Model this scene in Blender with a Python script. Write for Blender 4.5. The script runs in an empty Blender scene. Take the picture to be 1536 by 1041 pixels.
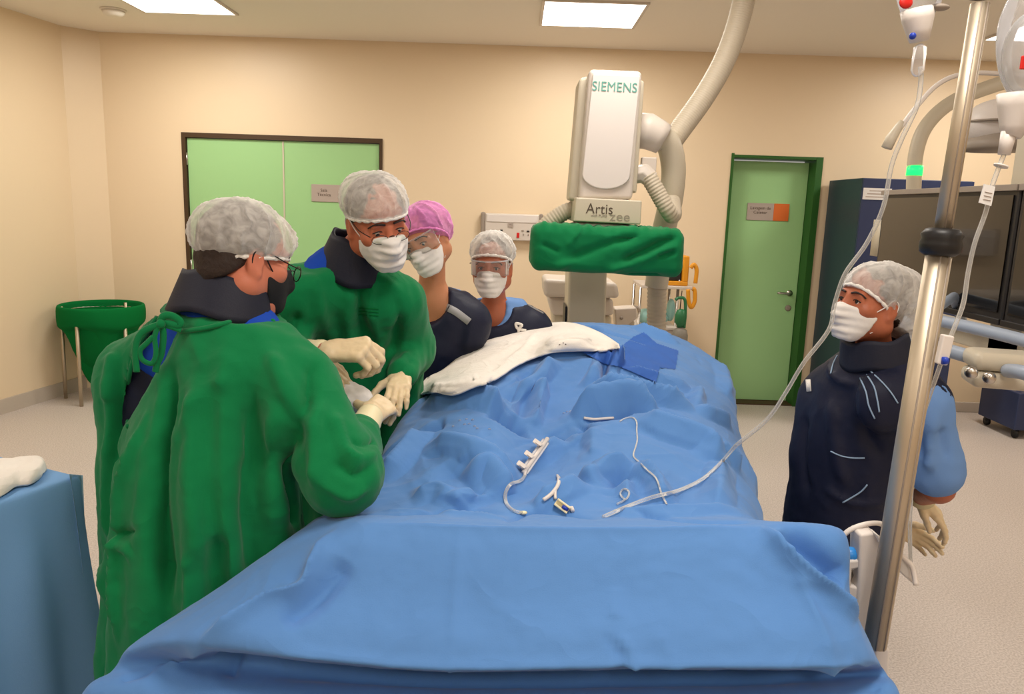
import bpy, bmesh, math, random
import numpy as np
from mathutils import Vector, Matrix
from mathutils.bvhtree import BVHTree
random.seed(7)
C = bpy.context.scene.collection
PI = math.pi
# ------------------------------------------------------------------ camera model
FOC = 1150.0; PIT = math.radians(10.3); ROL = math.radians(1.9); CAMH = 1.62
CAM = np.array((0.0, 0.0, CAMH))
def ray(px, py):
    u = (px-768)/FOC; v = (py-520.5)/FOC
    a = u*math.cos(ROL)+v*math.sin(ROL); b = -u*math.sin(ROL)+v*math.cos(ROL)
    return np.array((a, math.cos(PIT)-b*math.sin(PIT), -math.sin(PIT)-b*math.cos(PIT)))
def atY(px, py, Y):
    d = ray(px, py); return CAM + d*(Y/d[1])
def atZ(px, py, z):
    d = ray(px, py); return CAM + d*((z-CAMH)/d[2])
def atX(px, py, X):
    d = ray(px, py); return CAM + d*(X/d[0])
def nrm(v):
    v = np.asarray(v, float); return v/np.linalg.norm(v)
def lin(r, g, b):
    f = lambda c: (c/255/12.92 if c <= 10 else ((c/255+0.055)/1.055)**2.4)
    return (f(r), f(g), f(b), 1.0)
# ------------------------------------------------------------------ materials
def mat(name, col, rough=0.6, metal=0.0, bump=0.0, bscale=200, var=0.0, vscale=6, spec=0.5, alpha=1.0,
        trans=0.0, ior=1.45, sheen=0.0, emit=None, estr=0.0, sss=0.0, coat=0.0):
    m = bpy.data.materials.new(name); m.use_nodes = True
    nt = m.node_tree; N = nt.nodes; L = nt.links
    b = N['Principled BSDF']
    b.inputs['Base Color'].default_value = col; b.inputs['Roughness'].default_value = rough
    b.inputs['Metallic'].default_value = metal; b.inputs['Specular IOR Level'].default_value = spec
    b.inputs['Alpha'].default_value = alpha; b.inputs['Transmission Weight'].default_value = trans
    b.inputs['IOR'].default_value = ior; b.inputs['Sheen Weight'].default_value = sheen
    b.inputs['Coat Weight'].default_value = coat
    if sss:
        b.inputs['Subsurface Weight'].default_value = sss; b.inputs['Subsurface Radius'].default_value = (0.012, 0.005, 0.003)
        b.inputs['Subsurface Scale'].default_value = 0.6
    if emit:
        b.inputs['Emission Color'].default_value = emit; b.inputs['Emission Strength'].default_value = estr
    tc = N.new('ShaderNodeTexCoord')
    if var:
        nz = N.new('ShaderNodeTexNoise'); nz.inputs['Scale'].default_value = vscale; nz.inputs['Detail'].default_value = 5
        L.new(tc.outputs['Object'], nz.inputs['Vector'])
        mx = N.new('ShaderNodeMix'); mx.data_type = 'RGBA'
        mx.inputs[6].default_value = tuple(c*(1-var) for c in col[:3])+(1,)
        mx.inputs[7].default_value = tuple(min(1, c*(1+var)) for c in col[:3])+(1,)
        L.new(nz.outputs['Fac'], mx.inputs[0]); L.new(mx.outputs[2], b.inputs['Base Color'])
    if bump:
        nz = N.new('ShaderNodeTexNoise'); nz.inputs['Scale'].default_value = bscale; nz.inputs['Detail'].default_value = 4
        L.new(tc.outputs['Object'], nz.inputs['Vector'])
        bp = N.new('ShaderNodeBump'); bp.inputs['Strength'].default_value = bump; bp.inputs['Distance'].default_value = 0.004
        L.new(nz.outputs['Fac'], bp.inputs['Height']); L.new(bp.outputs['Normal'], b.inputs['Normal'])
    return m
def gauze(name, col, opac, scale=60, lo=0.3):
    # thin translucent non-woven cap fabric: fibres over see-through gaps
    m = bpy.data.materials.new(name); m.use_nodes = True
    nt = m.node_tree; N = nt.nodes; L = nt.links
    b = N['Principled BSDF']; b.inputs['Base Color'].default_value = col; b.inputs['Roughness'].default_value = 0.8
    b.inputs['Sheen Weight'].default_value = 0.3
    tc = N.new('ShaderNodeTexCoord'); nz = N.new('ShaderNodeTexNoise')
    nz.inputs['Scale'].default_value = scale; nz.inputs['Detail'].default_value = 6; nz.inputs['Distortion'].default_value = 1.2
    L.new(tc.outputs['Object'], nz.inputs['Vector'])
    mr = N.new('ShaderNodeMapRange'); mr.inputs[1].default_value = 0.32; mr.inputs[2].default_value = 0.68
    mr.inputs[3].default_value = max(0, opac-lo); mr.inputs[4].default_value = min(1, opac+lo)
    lw = N.new('ShaderNodeLayerWeight'); lw.inputs[0].default_value = 0.5
    pw = N.new('ShaderNodeMath'); pw.operation = 'POWER'; pw.inputs[1].default_value = 2.2; L.new(lw.outputs['Facing'], pw.inputs[0])
    ad = N.new('ShaderNodeMath'); ad.operation = 'MULTIPLY_ADD'; ad.use_clamp = True; ad.inputs[1].default_value = 0.55
    L.new(nz.outputs['Fac'], mr.inputs[0]); L.new(pw.outputs[0], ad.inputs[0]); L.new(mr.outputs[0], ad.inputs[2]); L.new(ad.outputs[0], b.inputs['Alpha'])
    bp = N.new('ShaderNodeBump'); bp.inputs['Strength'].default_value = 0.15; bp.inputs['Distance'].default_value = 0.004
    L.new(nz.outputs['Fac'], bp.inputs['Height']); L.new(bp.outputs['Normal'], b.inputs['Normal'])
    return m
M = {}
M['wall'] = mat('wall_paint', lin(232, 211, 180), 0.38, bump=0.04, bscale=40, spec=0.35)
M['ceiling'] = mat('ceiling_paint', lin(240, 232, 220), 0.85)
def floor_mat():
    m = mat('vinyl_floor', lin(198, 186, 176), 0.45, spec=0.3)
    nt = m.node_tree; N = nt.nodes; L = nt.links; b = N['Principled BSDF']
    tc = N.new('ShaderNodeTexCoord'); a = N.new('ShaderNodeTexNoise'); a.inputs['Scale'].default_value = 130; a.inputs['Detail'].default_value = 3
    L.new(tc.outputs['Object'], a.inputs['Vector'])
    r = N.new('ShaderNodeValToRGB'); r.color_ramp.elements[0].position = 0.35; r.color_ramp.elements[1].position = 0.62
    r.color_ramp.elements[0].color = lin(180, 169, 161); r.color_ramp.elements[1].color = lin(210, 200, 193)
    L.new(a.outputs['Fac'], r.inputs[0]); L.new(r.outputs[0], b.inputs['Base Color'])
    return m
M['floor'] = floor_mat()
M['base'] = mat('vinyl_cove', lin(190, 178, 165), 0.5, var=0.05, vscale=90)
M['door'] = mat('green_laminate', lin(160, 206, 144), 0.45, bump=0.03, bscale=300, spec=0.35)
M['jamb'] = mat('dark_green_paint', lin(38, 92, 30), 0.45)
M['brown'] = mat('dark_brown_seal', lin(70, 50, 28), 0.6)
M['steel'] = mat('stainless_steel', lin(196, 190, 182), 0.28, metal=1.0)
M['polesteel'] = mat('satin_pole_steel', lin(196, 182, 160), 0.46, metal=0.85)
M['black'] = mat('black_plastic', lin(22, 21, 22), 0.45)
M['screen'] = mat('dark_display_glass', lin(10, 9, 9), 0.12, coat=0.5)
M['bezel'] = mat('dark_bezel', lin(34, 32, 33), 0.4)
M['white'] = mat('white_enamel', lin(210, 200, 190), 0.4)
M['whiteplastic'] = mat('white_plastic', lin(220, 212, 206), 0.4)
M['cream'] = mat('cream_grey_plastic', lin(204, 194, 174), 0.42)
M['greyp'] = mat('grey_plastic', lin(150, 138, 126), 0.5)
M['hose'] = mat('cream_ribbed_hose', lin(196, 184, 164), 0.5)
M['teal'] = mat('teal_lettering', lin(98, 160, 148), 0.5)
M['ink'] = mat('dark_grey_lettering', lin(88, 74, 62), 0.6)
M['lightink'] = mat('light_grey_lettering', lin(152, 142, 128), 0.6)
M['signgrey'] = mat('sign_grey', lin(176, 162, 152), 0.5)
M['orange'] = mat('sign_orange', lin(216, 108, 40), 0.5)
M['red'] = mat('red_plastic', lin(200, 30, 24), 0.4)
M['navycab'] = mat('navy_laminate', lin(44, 56, 92), 0.4)
M['navyside'] = mat('dark_teal_laminate', lin(38, 60, 72), 0.4)
M['drape'] = mat('blue_nonwoven', lin(88, 136, 198), 0.75, bump=0.10, bscale=420, sheen=0.15, spec=0.2, var=0.05, vscale=4)
def crease_bump(m, scale, dist, strength):
    # fine pressed creases of the stiff non-woven sheet
    nt = m.node_tree; N = nt.nodes; L = nt.links; b = N['Principled BSDF']; tc = N.new('ShaderNodeTexCoord')
    nz = N.new('ShaderNodeTexNoise'); nz.inputs['Scale'].default_value = scale; nz.inputs['Detail'].default_value = 2; nz.inputs['Distortion'].default_value = 0.6
    L.new(tc.outputs['Object'], nz.inputs['Vector'])
    s = N.new('ShaderNodeMath'); s.operation = 'SUBTRACT'; s.inputs[1].default_value = 0.5; L.new(nz.outputs['Fac'], s.inputs[0])
    a = N.new('ShaderNodeMath'); a.operation = 'ABSOLUTE'; L.new(s.outputs[0], a.inputs[0])
    bp = N.new('ShaderNodeBump'); bp.invert = True; bp.inputs['Strength'].default_value = strength; bp.inputs['Distance'].default_value = dist
    L.new(a.outputs[0], bp.inputs['Height'])
    old = [l for l in L if l.to_socket == b.inputs['Normal']]
    if old: L.new(old[0].from_socket, bp.inputs['Normal'])
    L.new(bp.outputs['Normal'], b.inputs['Normal'])
crease_bump(M['drape'], 5.0, 0.035, 0.5)
M['drape2'] = mat('blue_sms_sheet', lin(122, 168, 220), 0.8, bump=0.10, bscale=420, spec=0.2)
M['tape'] = mat('deep_blue_patch', lin(58, 102, 182), 0.65, bump=0.05, bscale=300, spec=0.2)
M['green'] = mat('green_cotton', lin(11, 118, 68), 0.85, bump=0.14, bscale=500, sheen=0.12, spec=0.15, var=0.07, vscale=9)
crease_bump(M['green'], 7.0, 0.02, 0.45)
M['greendark'] = mat('hamper_green_cotton', lin(10, 108, 52), 0.9, bump=0.1, bscale=400, spec=0.1)
M['navy'] = mat('navy_lead_apron', lin(26, 30, 52), 0.55, bump=0.10, bscale=260, spec=0.3)
crease_bump(M['navy'], 7.0, 0.015, 0.35)
M['collar'] = mat('black_navy_collar', lin(34, 36, 50), 0.6, bump=0.12, bscale=300, spec=0.3)
M['royal'] = mat('royal_blue_scrub', lin(28, 70, 172), 0.85, bump=0.1, bscale=400, spec=0.15)
M['scrub'] = mat('light_blue_scrub', lin(112, 150, 206), 0.85, bump=0.1, bscale=400, spec=0.15)
M['trouser'] = mat('black_trouser', lin(20, 20, 28), 0.8, bump=0.1, bscale=300, spec=0.2)
M['cloth'] = mat('white_cotton_towel', lin(236, 230, 222), 0.9, bump=0.25, bscale=260, spec=0.1)
crease_bump(M['cloth'], 14.0, 0.02, 0.5)
M['mask'] = mat('white_mask_fabric', lin(226, 222, 218), 0.8, bump=0.06, bscale=200, spec=0.2)
M['blackmask'] = mat('black_mask_fabric', lin(18, 18, 22), 0.8)
M['cap'] = gauze('white_bouffant_gauze', lin(232, 228, 222), 0.42, 34, 0.12)
M['capband'] = gauze('white_gauze_band', lin(240, 236, 230), 0.86, 90, 0.14)
M['pinkcap'] = gauze('pink_bouffant_gauze', lin(238, 140, 212), 0.56, 34, 0.12)
M['pinkband'] = gauze('pink_gauze_band', lin(236, 136, 206), 0.86, 90, 0.14)
M['glove'] = mat('latex_glove', lin(226, 204, 166), 0.45, bump=0.06, bscale=90, sss=0.1, spec=0.4)
M['glovecuff'] = mat('pale_glove_cuff', lin(234, 222, 182), 0.5, bump=0.05, bscale=90)
M['skinA'] = mat('ruddy_skin', lin(196, 118, 92), 0.5, sss=0.12, var=0.08, vscale=30, bump=0.04, bscale=240)
M['skinB'] = mat('tanned_skin', lin(186, 106, 76), 0.5, sss=0.12, var=0.08, vscale=30, bump=0.04, bscale=240)
M['skinC'] = mat('light_brown_skin', lin(194, 132, 96), 0.5, sss=0.12, var=0.06, vscale=30)
M['skinD'] = mat('brown_skin', lin(172, 98, 68), 0.5, sss=0.12, var=0.06, vscale=30)
M['hairgrey'] = mat('dark_greying_hair', lin(62, 52, 46), 0.7, var=0.4, vscale=60, bump=0.5, bscale=120)
M['hairdark'] = mat('dark_brown_hair', lin(40, 26, 20), 0.6, var=0.3, vscale=60, bump=0.5, bscale=120)
M['eyewhite'] = mat('eye_white', lin(214, 200, 190), 0.25)
M['iris'] = mat('dark_iris', lin(30, 18, 12), 0.15)
M['shoe'] = mat('white_clog', lin(206, 204, 200), 0.5)
M['lip'] = mat('lip_skin', lin(160, 80, 70), 0.5)
M['rim'] = mat('dark_metal_rim', lin(46, 40, 36), 0.35, metal=0.6)
def clearm(name, col, mixf, rough=0.05, bl=0.35):
    m = bpy.data.materials.new(name); m.use_nodes = True
    nt = m.node_tree; N = nt.nodes; L = nt.links
    for n in list(N):
        if n.type != 'OUTPUT_MATERIAL': N.remove(n)
    out = [n for n in N if n.type == 'OUTPUT_MATERIAL'][0]
    t = N.new('ShaderNodeBsdfTransparent'); t.inputs[0].default_value = col
    g = N.new('ShaderNodeBsdfPrincipled'); g.inputs['Base Color'].default_value = col; g.inputs['Roughness'].default_value = rough
    lw = N.new('ShaderNodeLayerWeight'); lw.inputs[0].default_value = bl
    ad = N.new('ShaderNodeMath'); ad.operation = 'ADD'; ad.use_clamp = True; ad.inputs[1].default_value = mixf
    L.new(lw.outputs['Fresnel'], ad.inputs[0])
    mx = N.new('ShaderNodeMixShader'); L.new(ad.outputs[0], mx.inputs[0]); L.new(t.outputs[0], mx.inputs[1]); L.new(g.outputs[0], mx.inputs[2])
    L.new(mx.outputs[0], out.inputs[0])
    return m
M['goggle'] = clearm('clear_goggle_plastic', (0.95, 0.945, 0.93, 1), 0.05, 0.05, 0.2)
M['lens'] = clearm('spectacle_lens', (0.92, 0.96, 0.93, 1), 0.01, 0.05, 0.06)
M['tube'] = clearm('clear_pvc_tube', (0.93, 0.93, 0.92, 1), 0.22, 0.2, 0.3)
M['bag'] = clearm('clear_bag_plastic', (0.95, 0.95, 0.97, 1), 0.10, 0.15, 0.3)
M['thinblue'] = clearm('thin_blue_film', lin(150, 196, 236), 0.55, 0.6)
M['panel'] = mat('lit_panel', (1, 1, 1, 1), 0.5, emit=(1, 0.96, 0.9, 1), estr=6)
M['led'] = mat('green_led', lin(20, 220, 80), 0.4, emit=lin(20, 255, 90), estr=2.0)
M['bluep'] = mat('bright_blue_plastic', lin(50, 140, 220), 0.35)
M['darkblue'] = mat('dark_blue_plastic', lin(30, 60, 170), 0.35)
M['yellow'] = mat('amber_cable', lin(222, 150, 30), 0.5)
M['o2green'] = mat('green_regulator', lin(40, 110, 70), 0.4)
M['cyl'] = mat('grey_cylinder', lin(128, 122, 112), 0.5)
M['teale'] = mat('pale_teal_plastic', lin(150, 196, 190), 0.4)
M['railblue'] = mat('pale_blue_grey_rail', lin(160, 172, 190), 0.4)
M['paper'] = mat('white_paper', lin(226, 224, 222), 0.7)
M['stripe'] = mat('silver_stripe', lin(150, 150, 152), 0.5)
M['piping'] = mat('light_blue_piping', lin(150, 176, 204), 0.6)
# ------------------------------------------------------------------ objects
ORG = {}
def tag(o, label=None, cat=None, group=None, kind=None):
    if label: o['label'] = label
    if cat: o['category'] = cat
    if group: o['group'] = group
    if kind: o['kind'] = kind
    return o
def thing(name, label, cat, loc, group=None):
    o = bpy.data.objects.new(name, None); C.objects.link(o); o.location = [float(v) for v in loc]
    o.empty_display_size = 0.1; ORG[o] = np.array(loc, float)
    return tag(o, label, cat, group)
def build(name, V, F, m, parent=None, smooth=True, label=None, bevel=0, solid=0, sub=0):
    V = np.asarray(V, float).reshape(-1, 3)
    if parent is not None: org = ORG[parent]
    else: org = np.array(((V[:, 0].min()+V[:, 0].max())/2, (V[:, 1].min()+V[:, 1].max())/2, V[:, 2].min()))
    W = V-org
    me = bpy.data.meshes.new(name)
    if isinstance(F, np.ndarray):
        n = len(F); k = F.shape[1]
        me.vertices.add(len(W)); me.vertices.foreach_set('co', W.astype(np.float32).ravel())
        me.loops.add(n*k); me.loops.foreach_set('vertex_index', F.astype(np.int32).ravel())
        me.polygons.add(n); me.polygons.foreach_set('loop_start', np.arange(0, n*k, k, dtype=np.int32))
        me.update(calc_edges=True); me.validate()
    else:
        me.from_pydata([tuple(v) for v in W], [], [tuple(f) for f in F]); me.update()
    me.polygons.foreach_set('use_smooth', [smooth]*len(me.polygons))
    o = bpy.data.objects.new(name, me); C.objects.link(o)
    if m: me.materials.append(m)
    if parent is not None: o.parent = parent
    else: o.location = [float(v) for v in org]
    ORG[o] = org
    if bevel:
        b = o.modifiers.new('bevel', 'BEVEL'); b.width = bevel; b.segments = 3; b.limit_method = 'ANGLE'; b.angle_limit = math.radians(40)
        for p in me.polygons: p.use_smooth = True
        w = o.modifiers.new('wn', 'WEIGHTED_NORMAL'); w.keep_sharp = False
    if solid:
        s = o.modifiers.new('solid', 'SOLIDIFY'); s.thickness = solid; s.offset = 0
    if sub:
        s = o.modifiers.new('sub', 'SUBSURF'); s.levels = sub; s.render_levels = sub
    if label: o['label'] = label
    return o
class MB:
    def __init__(s): s.V = []; s.F = []
    def add(s, V, F):
        n = len(s.V); s.V += [tuple(float(c) for c in v) for v in V]; s.F += [tuple(i+n for i in f) for f in F]; return s
    def box(s, lo, hi, R=None, c=None):
        x0, y0, z0 = lo; x1, y1, z1 = hi
        V = np.array([(x, y, z) for z in (z0, z1) for y in (y0, y1) for x in (x0, x1)], float)
        if R is not None: V = V@np.array(R).T
        if c is not None: V = V+np.array(c)
        return s.add(V, [(0, 2, 3, 1), (4, 5, 7, 6), (0, 1, 5, 4), (2, 6, 7, 3), (0, 4, 6, 2), (1, 3, 7, 5)])
    def hexa(s, p):  # 8 pts: bottom 4 ccw, top 4 ccw
        return s.add(p, [(3, 2, 1, 0), (4, 5, 6, 7), (0, 1, 5, 4), (1, 2, 6, 5), (2, 3, 7, 6), (3, 0, 4, 7)])
    def tube(s, P, r, n=10, cap=True, sq=1.0):
        P = [np.asarray(p, float) for p in P]; m = len(P)
        rr = r if hasattr(r, '__len__') else [r]*m
        T = [nrm(P[min(i+1, m-1)]-P[max(i-1, 0)]) for i in range(m)]
        a = np.array((0, 0, 1.)) if abs(T[0][2]) < 0.9 else np.array((1., 0, 0))
        U = nrm(a-T[0]*np.dot(a, T[0])); V = []; F = []
        for i in range(m):
            U = nrm(U-T[i]*np.dot(U, T[i])); B = np.cross(T[i], U)
            for k in range(n):
                t = 2*PI*k/n; V.append(P[i]+rr[i]*(math.cos(t)*U+sq*math.sin(t)*B))
        for i in range(m-1):
            for k in range(n):
                F.append((i*n+k, i*n+(k+1) % n, (i+1)*n+(k+1) % n, (i+1)*n+k))
        if cap: F.append(tuple(range(n-1, -1, -1))); F.append(tuple((m-1)*n+k for k in range(n)))
        return s.add(V, F)
    def cyl(s, a, b, r, r2=None, n=24): return s.tube([a, b], [r, r if r2 is None else r2], n)
    def lathe(s, prof, c, ax=(0, 0, 1), n=24):
        ax = nrm(ax); a = np.array((0, 0, 1.)) if abs(ax[2]) < 0.9 else np.array((1., 0, 0))
        U = nrm(a-ax*np.dot(a, ax)); B = np.cross(ax, U); V = []; F = []
        for r, h in prof:
            for k in range(n):
                t = 2*PI*k/n; V.append(np.asarray(c)+ax*h+r*(math.cos(t)*U+math.sin(t)*B))
        for i in range(len(prof)-1):
            for k in range(n): F.append((i*n+k, i*n+(k+1) % n, (i+1)*n+(k+1) % n, (i+1)*n+k))
        F.append(tuple(range(n-1, -1, -1))); F.append(tuple((len(prof)-1)*n+k for k in range(n)))
        return s.add(V, F)
    def ball(s, c, r, R=None, n=16):
        r = np.array(r if hasattr(r, '__len__') else (r, r, r), float); V = []; F = []
        for i in range(n+1):
            for k in range(2*n):
                th = PI*i/n; ph = PI*k/n
                v = r*np.array((math.sin(th)*math.cos(ph), math.sin(th)*math.sin(ph), math.cos(th)))
                if R is not None: v = np.array(R)@v
                V.append(v+np.asarray(c))
        for i in range(n):
            for k in range(2*n): F.append((i*2*n+k, (i+1)*2*n+k, (i+1)*2*n+(k+1) % (2*n), i*2*n+(k+1) % (2*n)))
        return s.add(V, F)
    def build(s, name, m, parent=None, **k): return build(name, s.V, s.F, m, parent, **k)
def spline(P, n=8):
    P = [np.asarray(p, float) for p in P]; out = []
    for i in range(len(P)-1):
        p0 = P[max(i-1, 0)]; p1 = P[i]; p2 = P[i+1]; p3 = P[min(i+2, len(P)-1)]
        for j in range(n):
            t = j/n
            out.append(0.5*((2*p1)+(p2-p0)*t+(2*p0-5*p1+4*p2-p3)*t*t+(3*p1-p0-3*p2+p3)*t**3))
    out.append(P[-1]); return out
def text(name, body, size, at, xd, yd, m, parent, align='CENTER', extr=0.0006, sx=1.0):
    cu = bpy.data.curves.new(name, 'FONT'); cu.body = body; cu.size = size; cu.align_x = align; cu.align_y = 'CENTER'; cu.extrude = extr; cu.space_character = 1.03
    to = bpy.data.objects.new('lettering_tmp', cu); C.objects.link(to)
    dg = bpy.context.evaluated_depsgraph_get(); me = bpy.data.meshes.new_from_object(to.evaluated_get(dg))
    xd = nrm(xd); yd = nrm(np.asarray(yd)-xd*np.dot(xd, yd)); zd = np.cross(xd, yd)
    V = [np.asarray(at)+v.co.x*xd*sx+v.co.y*yd+v.co.z*zd for v in me.vertices]; F = [tuple(p.vertices) for p in me.polygons]
    bpy.data.objects.remove(to); bpy.data.curves.remove(cu); bpy.data.meshes.remove(me)
    return build(name, V, F, m, parent, smooth=False)
# ------------------------------------------------------------------ noise, signed distance fields, surface nets
def vnoise(P, seed=0):
    P = np.asarray(P, np.float64); i = np.floor(P).astype(np.int64); f = P-i; f = f*f*(3-2*f)
    def h(a, b, c):
        n = (a*374761393+b*668265263+c*1274126177+seed*974711) & 0xffffffff
        n = ((n ^ (n >> 13))*1274126177) & 0xffffffff
        return ((n ^ (n >> 16)) & 0xffff)/65535.0
    r = 0
    for dx in (0, 1):
        for dy in (0, 1):
            for dz in (0, 1):
                w = (f[:, 0] if dx else 1-f[:, 0])*(f[:, 1] if dy else 1-f[:, 1])*(f[:, 2] if dz else 1-f[:, 2])
                r = r+w*h(i[:, 0]+dx, i[:, 1]+dy, i[:, 2]+dz)
    return r*2-1
def fbm(P, s, seed=0, o=3):
    r = 0; a = 1.0
    for k in range(o): r = r+a*vnoise(np.asarray(P)*s*(2**k)+17.3*k, seed+k); a *= 0.5
    return r
def smin(a, b, k):
    if k <= 0: return np.minimum(a, b)
    h = np.maximum(k-np.abs(a-b), 0)/k
    return np.minimum(a, b)-h*h*k*0.25
def Cone(a, b, ra, rb=None):
    a = np.asarray(a, float); b = np.asarray(b, float); rb = ra if rb is None else rb
    d = b-a; L2 = max(np.dot(d, d), 1e-9); R = max(ra, rb)
    def f(X, Y, Z):
        t = np.clip(((X-a[0])*d[0]+(Y-a[1])*d[1]+(Z-a[2])*d[2])/L2, 0, 1)
        return np.sqrt((X-a[0]-t*d[0])**2+(Y-a[1]-t*d[1])**2+(Z-a[2]-t*d[2])**2)-(ra+(rb-ra)*t)
    return f, np.minimum(a, b)-R, np.maximum(a, b)+R
def Ell(c, r, R=None):
    c = np.asarray(c, float); r = np.asarray(r, float); R = np.eye(3) if R is None else np.asarray(R)  # columns of R: axes
    m = r.min(); ext = np.sqrt(((R*r)**2).sum(1))
    def f(X, Y, Z):
        x = X-c[0]; y = Y-c[1]; z = Z-c[2]; q = 0; g = 0
        for k in range(3):
            u = (x*R[0, k]+y*R[1, k]+z*R[2, k])/r[k]; q = q+u*u; g = g+(u/r[k])**2
        q = np.sqrt(q); return q*(q-1)/np.maximum(np.sqrt(g), 1e-6)
    return f, c-ext, c+ext
def Loft(st, p=2.0, ripple=None):
    # stations (z, cx, cy, rx, ry, yaw): elliptical sections stacked along z
    st = sorted(st); zs = np.array([s[0] for s in st]); A = np.array(st)
    zf = np.linspace(zs[0], zs[-1], 200)
    def sm(y):
        m = np.gradient(y, zs); o = np.empty_like(zf); k = np.clip(np.searchsorted(zs, zf)-1, 0, len(zs)-2)
        h = zs[k+1]-zs[k]; t = (zf-zs[k])/h
        return ((2*t**3-3*t**2+1)*y[k]+(t**3-2*t**2+t)*h*m[k]+(-2*t**3+3*t**2)*y[k+1]+(t**3-t**2)*h*m[k+1])
    cols = [sm(A[:, i]) for i in range(1, 6)]
    R = max(A[:, 3].max(), A[:, 4].max())*1.15
    lo = np.array((A[:, 1].min()-R, A[:, 2].min()-R, zs[0])); hi = np.array((A[:, 1].max()+R, A[:, 2].max()+R, zs[-1]))
    def f(X, Y, Z):
        cx, cy, rx, ry, yw = [np.interp(Z, zf, c) for c in cols]
        x = X-cx; y = Y-cy; c = np.cos(yw); s = np.sin(yw)
        u = (x*c+y*s)/rx; v = (-x*s+y*c)/ry
        q = np.sqrt(u*u+v*v) if p == 2 else (np.abs(u)**p+np.abs(v)**p)**(1/p)
        d = (q-1)*np.minimum(rx, ry)
        if ripple: d = d+ripple(np.arctan2(v, u), Z)
        return np.maximum(d, np.maximum(zs[0]-Z, Z-zs[-1]))
    return f, lo, hi
class SDF:
    def __init__(s, xs, ys, zs):
        s.x, s.y, s.z = [np.asarray(a, np.float64) for a in (xs, ys, zs)]
        s.f = np.full((len(s.x), len(s.y), len(s.z)), 1.0)
    @staticmethod
    def box(lo, hi, h): return SDF(*[np.arange(lo[i]-2*h, hi[i]+3*h, h) for i in range(3)])
    def _blk(s, lo, hi, pad):
        r = []
        for a, l, h in zip((s.x, s.y, s.z), lo, hi):
            r.append(slice(max(0, np.searchsorted(a, l-pad)-1), min(len(a), np.searchsorted(a, h+pad)+1)))
        return tuple(r), s.x[r[0]][:, None, None], s.y[r[1]][None, :, None], s.z[r[2]][None, None, :]
    def add(s, prim, k=0.0):
        f, lo, hi = prim; b, X, Y, Z = s._blk(lo, hi, k+0.03); s.f[b] = smin(s.f[b], f(X, Y, Z), k); return s
    def sub(s, prim, k=0.0):
        f, lo, hi = prim; b, X, Y, Z = s._blk(lo, hi, k+0.03); s.f[b] = -smin(-s.f[b], f(X, Y, Z), k); return s
    def clip(s, fn, k=0.0):
        s.f = -smin(-s.f, -fn(s.x[:, None, None], s.y[None, :, None], s.z[None, None, :]), k); return s
    def mesh(s):
        f = s.f; sg = f < 0
        sg[0] = sg[-1] = False; sg[:, 0] = sg[:, -1] = False; sg[:, :, 0] = sg[:, :, -1] = False
        f = np.where(sg, f, np.maximum(f, 1e-5)); c = np.zeros(tuple(n-1 for n in f.shape), np.uint8)
        nx, ny, nz = f.shape
        for a in (0, 1):
            for b in (0, 1):
                for d in (0, 1): c += sg[a:nx-1+a, b:ny-1+b, d:nz-1+d]
        act = (c > 0) & (c < 8); idx = np.full(c.shape, -1, np.int64); I, J, K = np.nonzero(act); idx[I, J, K] = np.arange(len(I))
        P = np.zeros((len(I), 3)); cnt = np.zeros(len(I))
        for ax in range(3):
            o = [i for i in range(3) if i != ax]
            for a in (0, 1):
                for b in (0, 1):
                    off = [0, 0, 0]; off[o[0]] = a; off[o[1]] = b; e = list(off); e[ax] = 1
                    v0 = f[I+off[0], J+off[1], K+off[2]]; v1 = f[I+e[0], J+e[1], K+e[2]]; x = (v0 < 0) != (v1 < 0)
                    t = np.where(x, v0/np.where(x, v0-v1, 1), 0)
                    p = np.array(off, float)[None, :].repeat(len(I), 0); p[:, ax] = t
                    P += p*x[:, None]; cnt += x
        P /= cnt[:, None]; G = [I, J, K]; V = np.empty_like(P)
        for ax, a in enumerate((s.x, s.y, s.z)): V[:, ax] = a[G[ax]]+P[:, ax]*(a[G[ax]+1]-a[G[ax]])
        Q = []
        for ax in range(3):
            o1, o2 = [(1, 2), (2, 0), (0, 1)][ax]
            A = [slice(0, n) for n in f.shape]; B = list(A); A[ax] = slice(0, f.shape[ax]-1); B[ax] = slice(1, f.shape[ax])
            s0 = sg[tuple(A)]; s1 = sg[tuple(B)]; E = np.array(np.nonzero(s0 != s1))
            ok = (E[o1] > 0) & (E[o2] > 0) & (E[o1] < f.shape[o1]-1) & (E[o2] < f.shape[o2]-1); E = E[:, ok]
            ins = s0[tuple(E)]
            def cell(d1, d2):
                e = E.copy(); e[o1] -= d1; e[o2] -= d2; return idx[tuple(e)]
            q = np.stack((cell(1, 1), cell(0, 1), cell(0, 0), cell(1, 0)), 1)
            q[~ins] = q[~ins][:, ::-1]; Q.append(q)
        return V, np.concatenate(Q)
def vnormals(V, F):
    n = np.cross(V[F[:, 2]]-V[F[:, 0]], V[F[:, 3]]-V[F[:, 1]]); N = np.zeros_like(V)
    for k in range(4): np.add.at(N, F[:, k], n)
    return N/np.maximum(np.linalg.norm(N, axis=1), 1e-12)[:, None]
def smooth(V, F, it=2, lam=0.5):
    for _ in range(it):
        S = np.zeros_like(V); c = np.zeros(len(V))
        for k in range(4):
            np.add.at(S, F[:, k], V[F[:, (k+1) % 4]]); np.add.at(c, F[:, k], 1)
            np.add.at(S, F[:, (k+1) % 4], V[F[:, k]]); np.add.at(c, F[:, (k+1) % 4], 1)
        V = V+lam*(S/np.maximum(c, 1)[:, None]-V)
    return V
def bvh_of(V, F): return BVHTree.FromPolygons([tuple(v) for v in V], [tuple(int(i) for i in f) for f in F])
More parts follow.
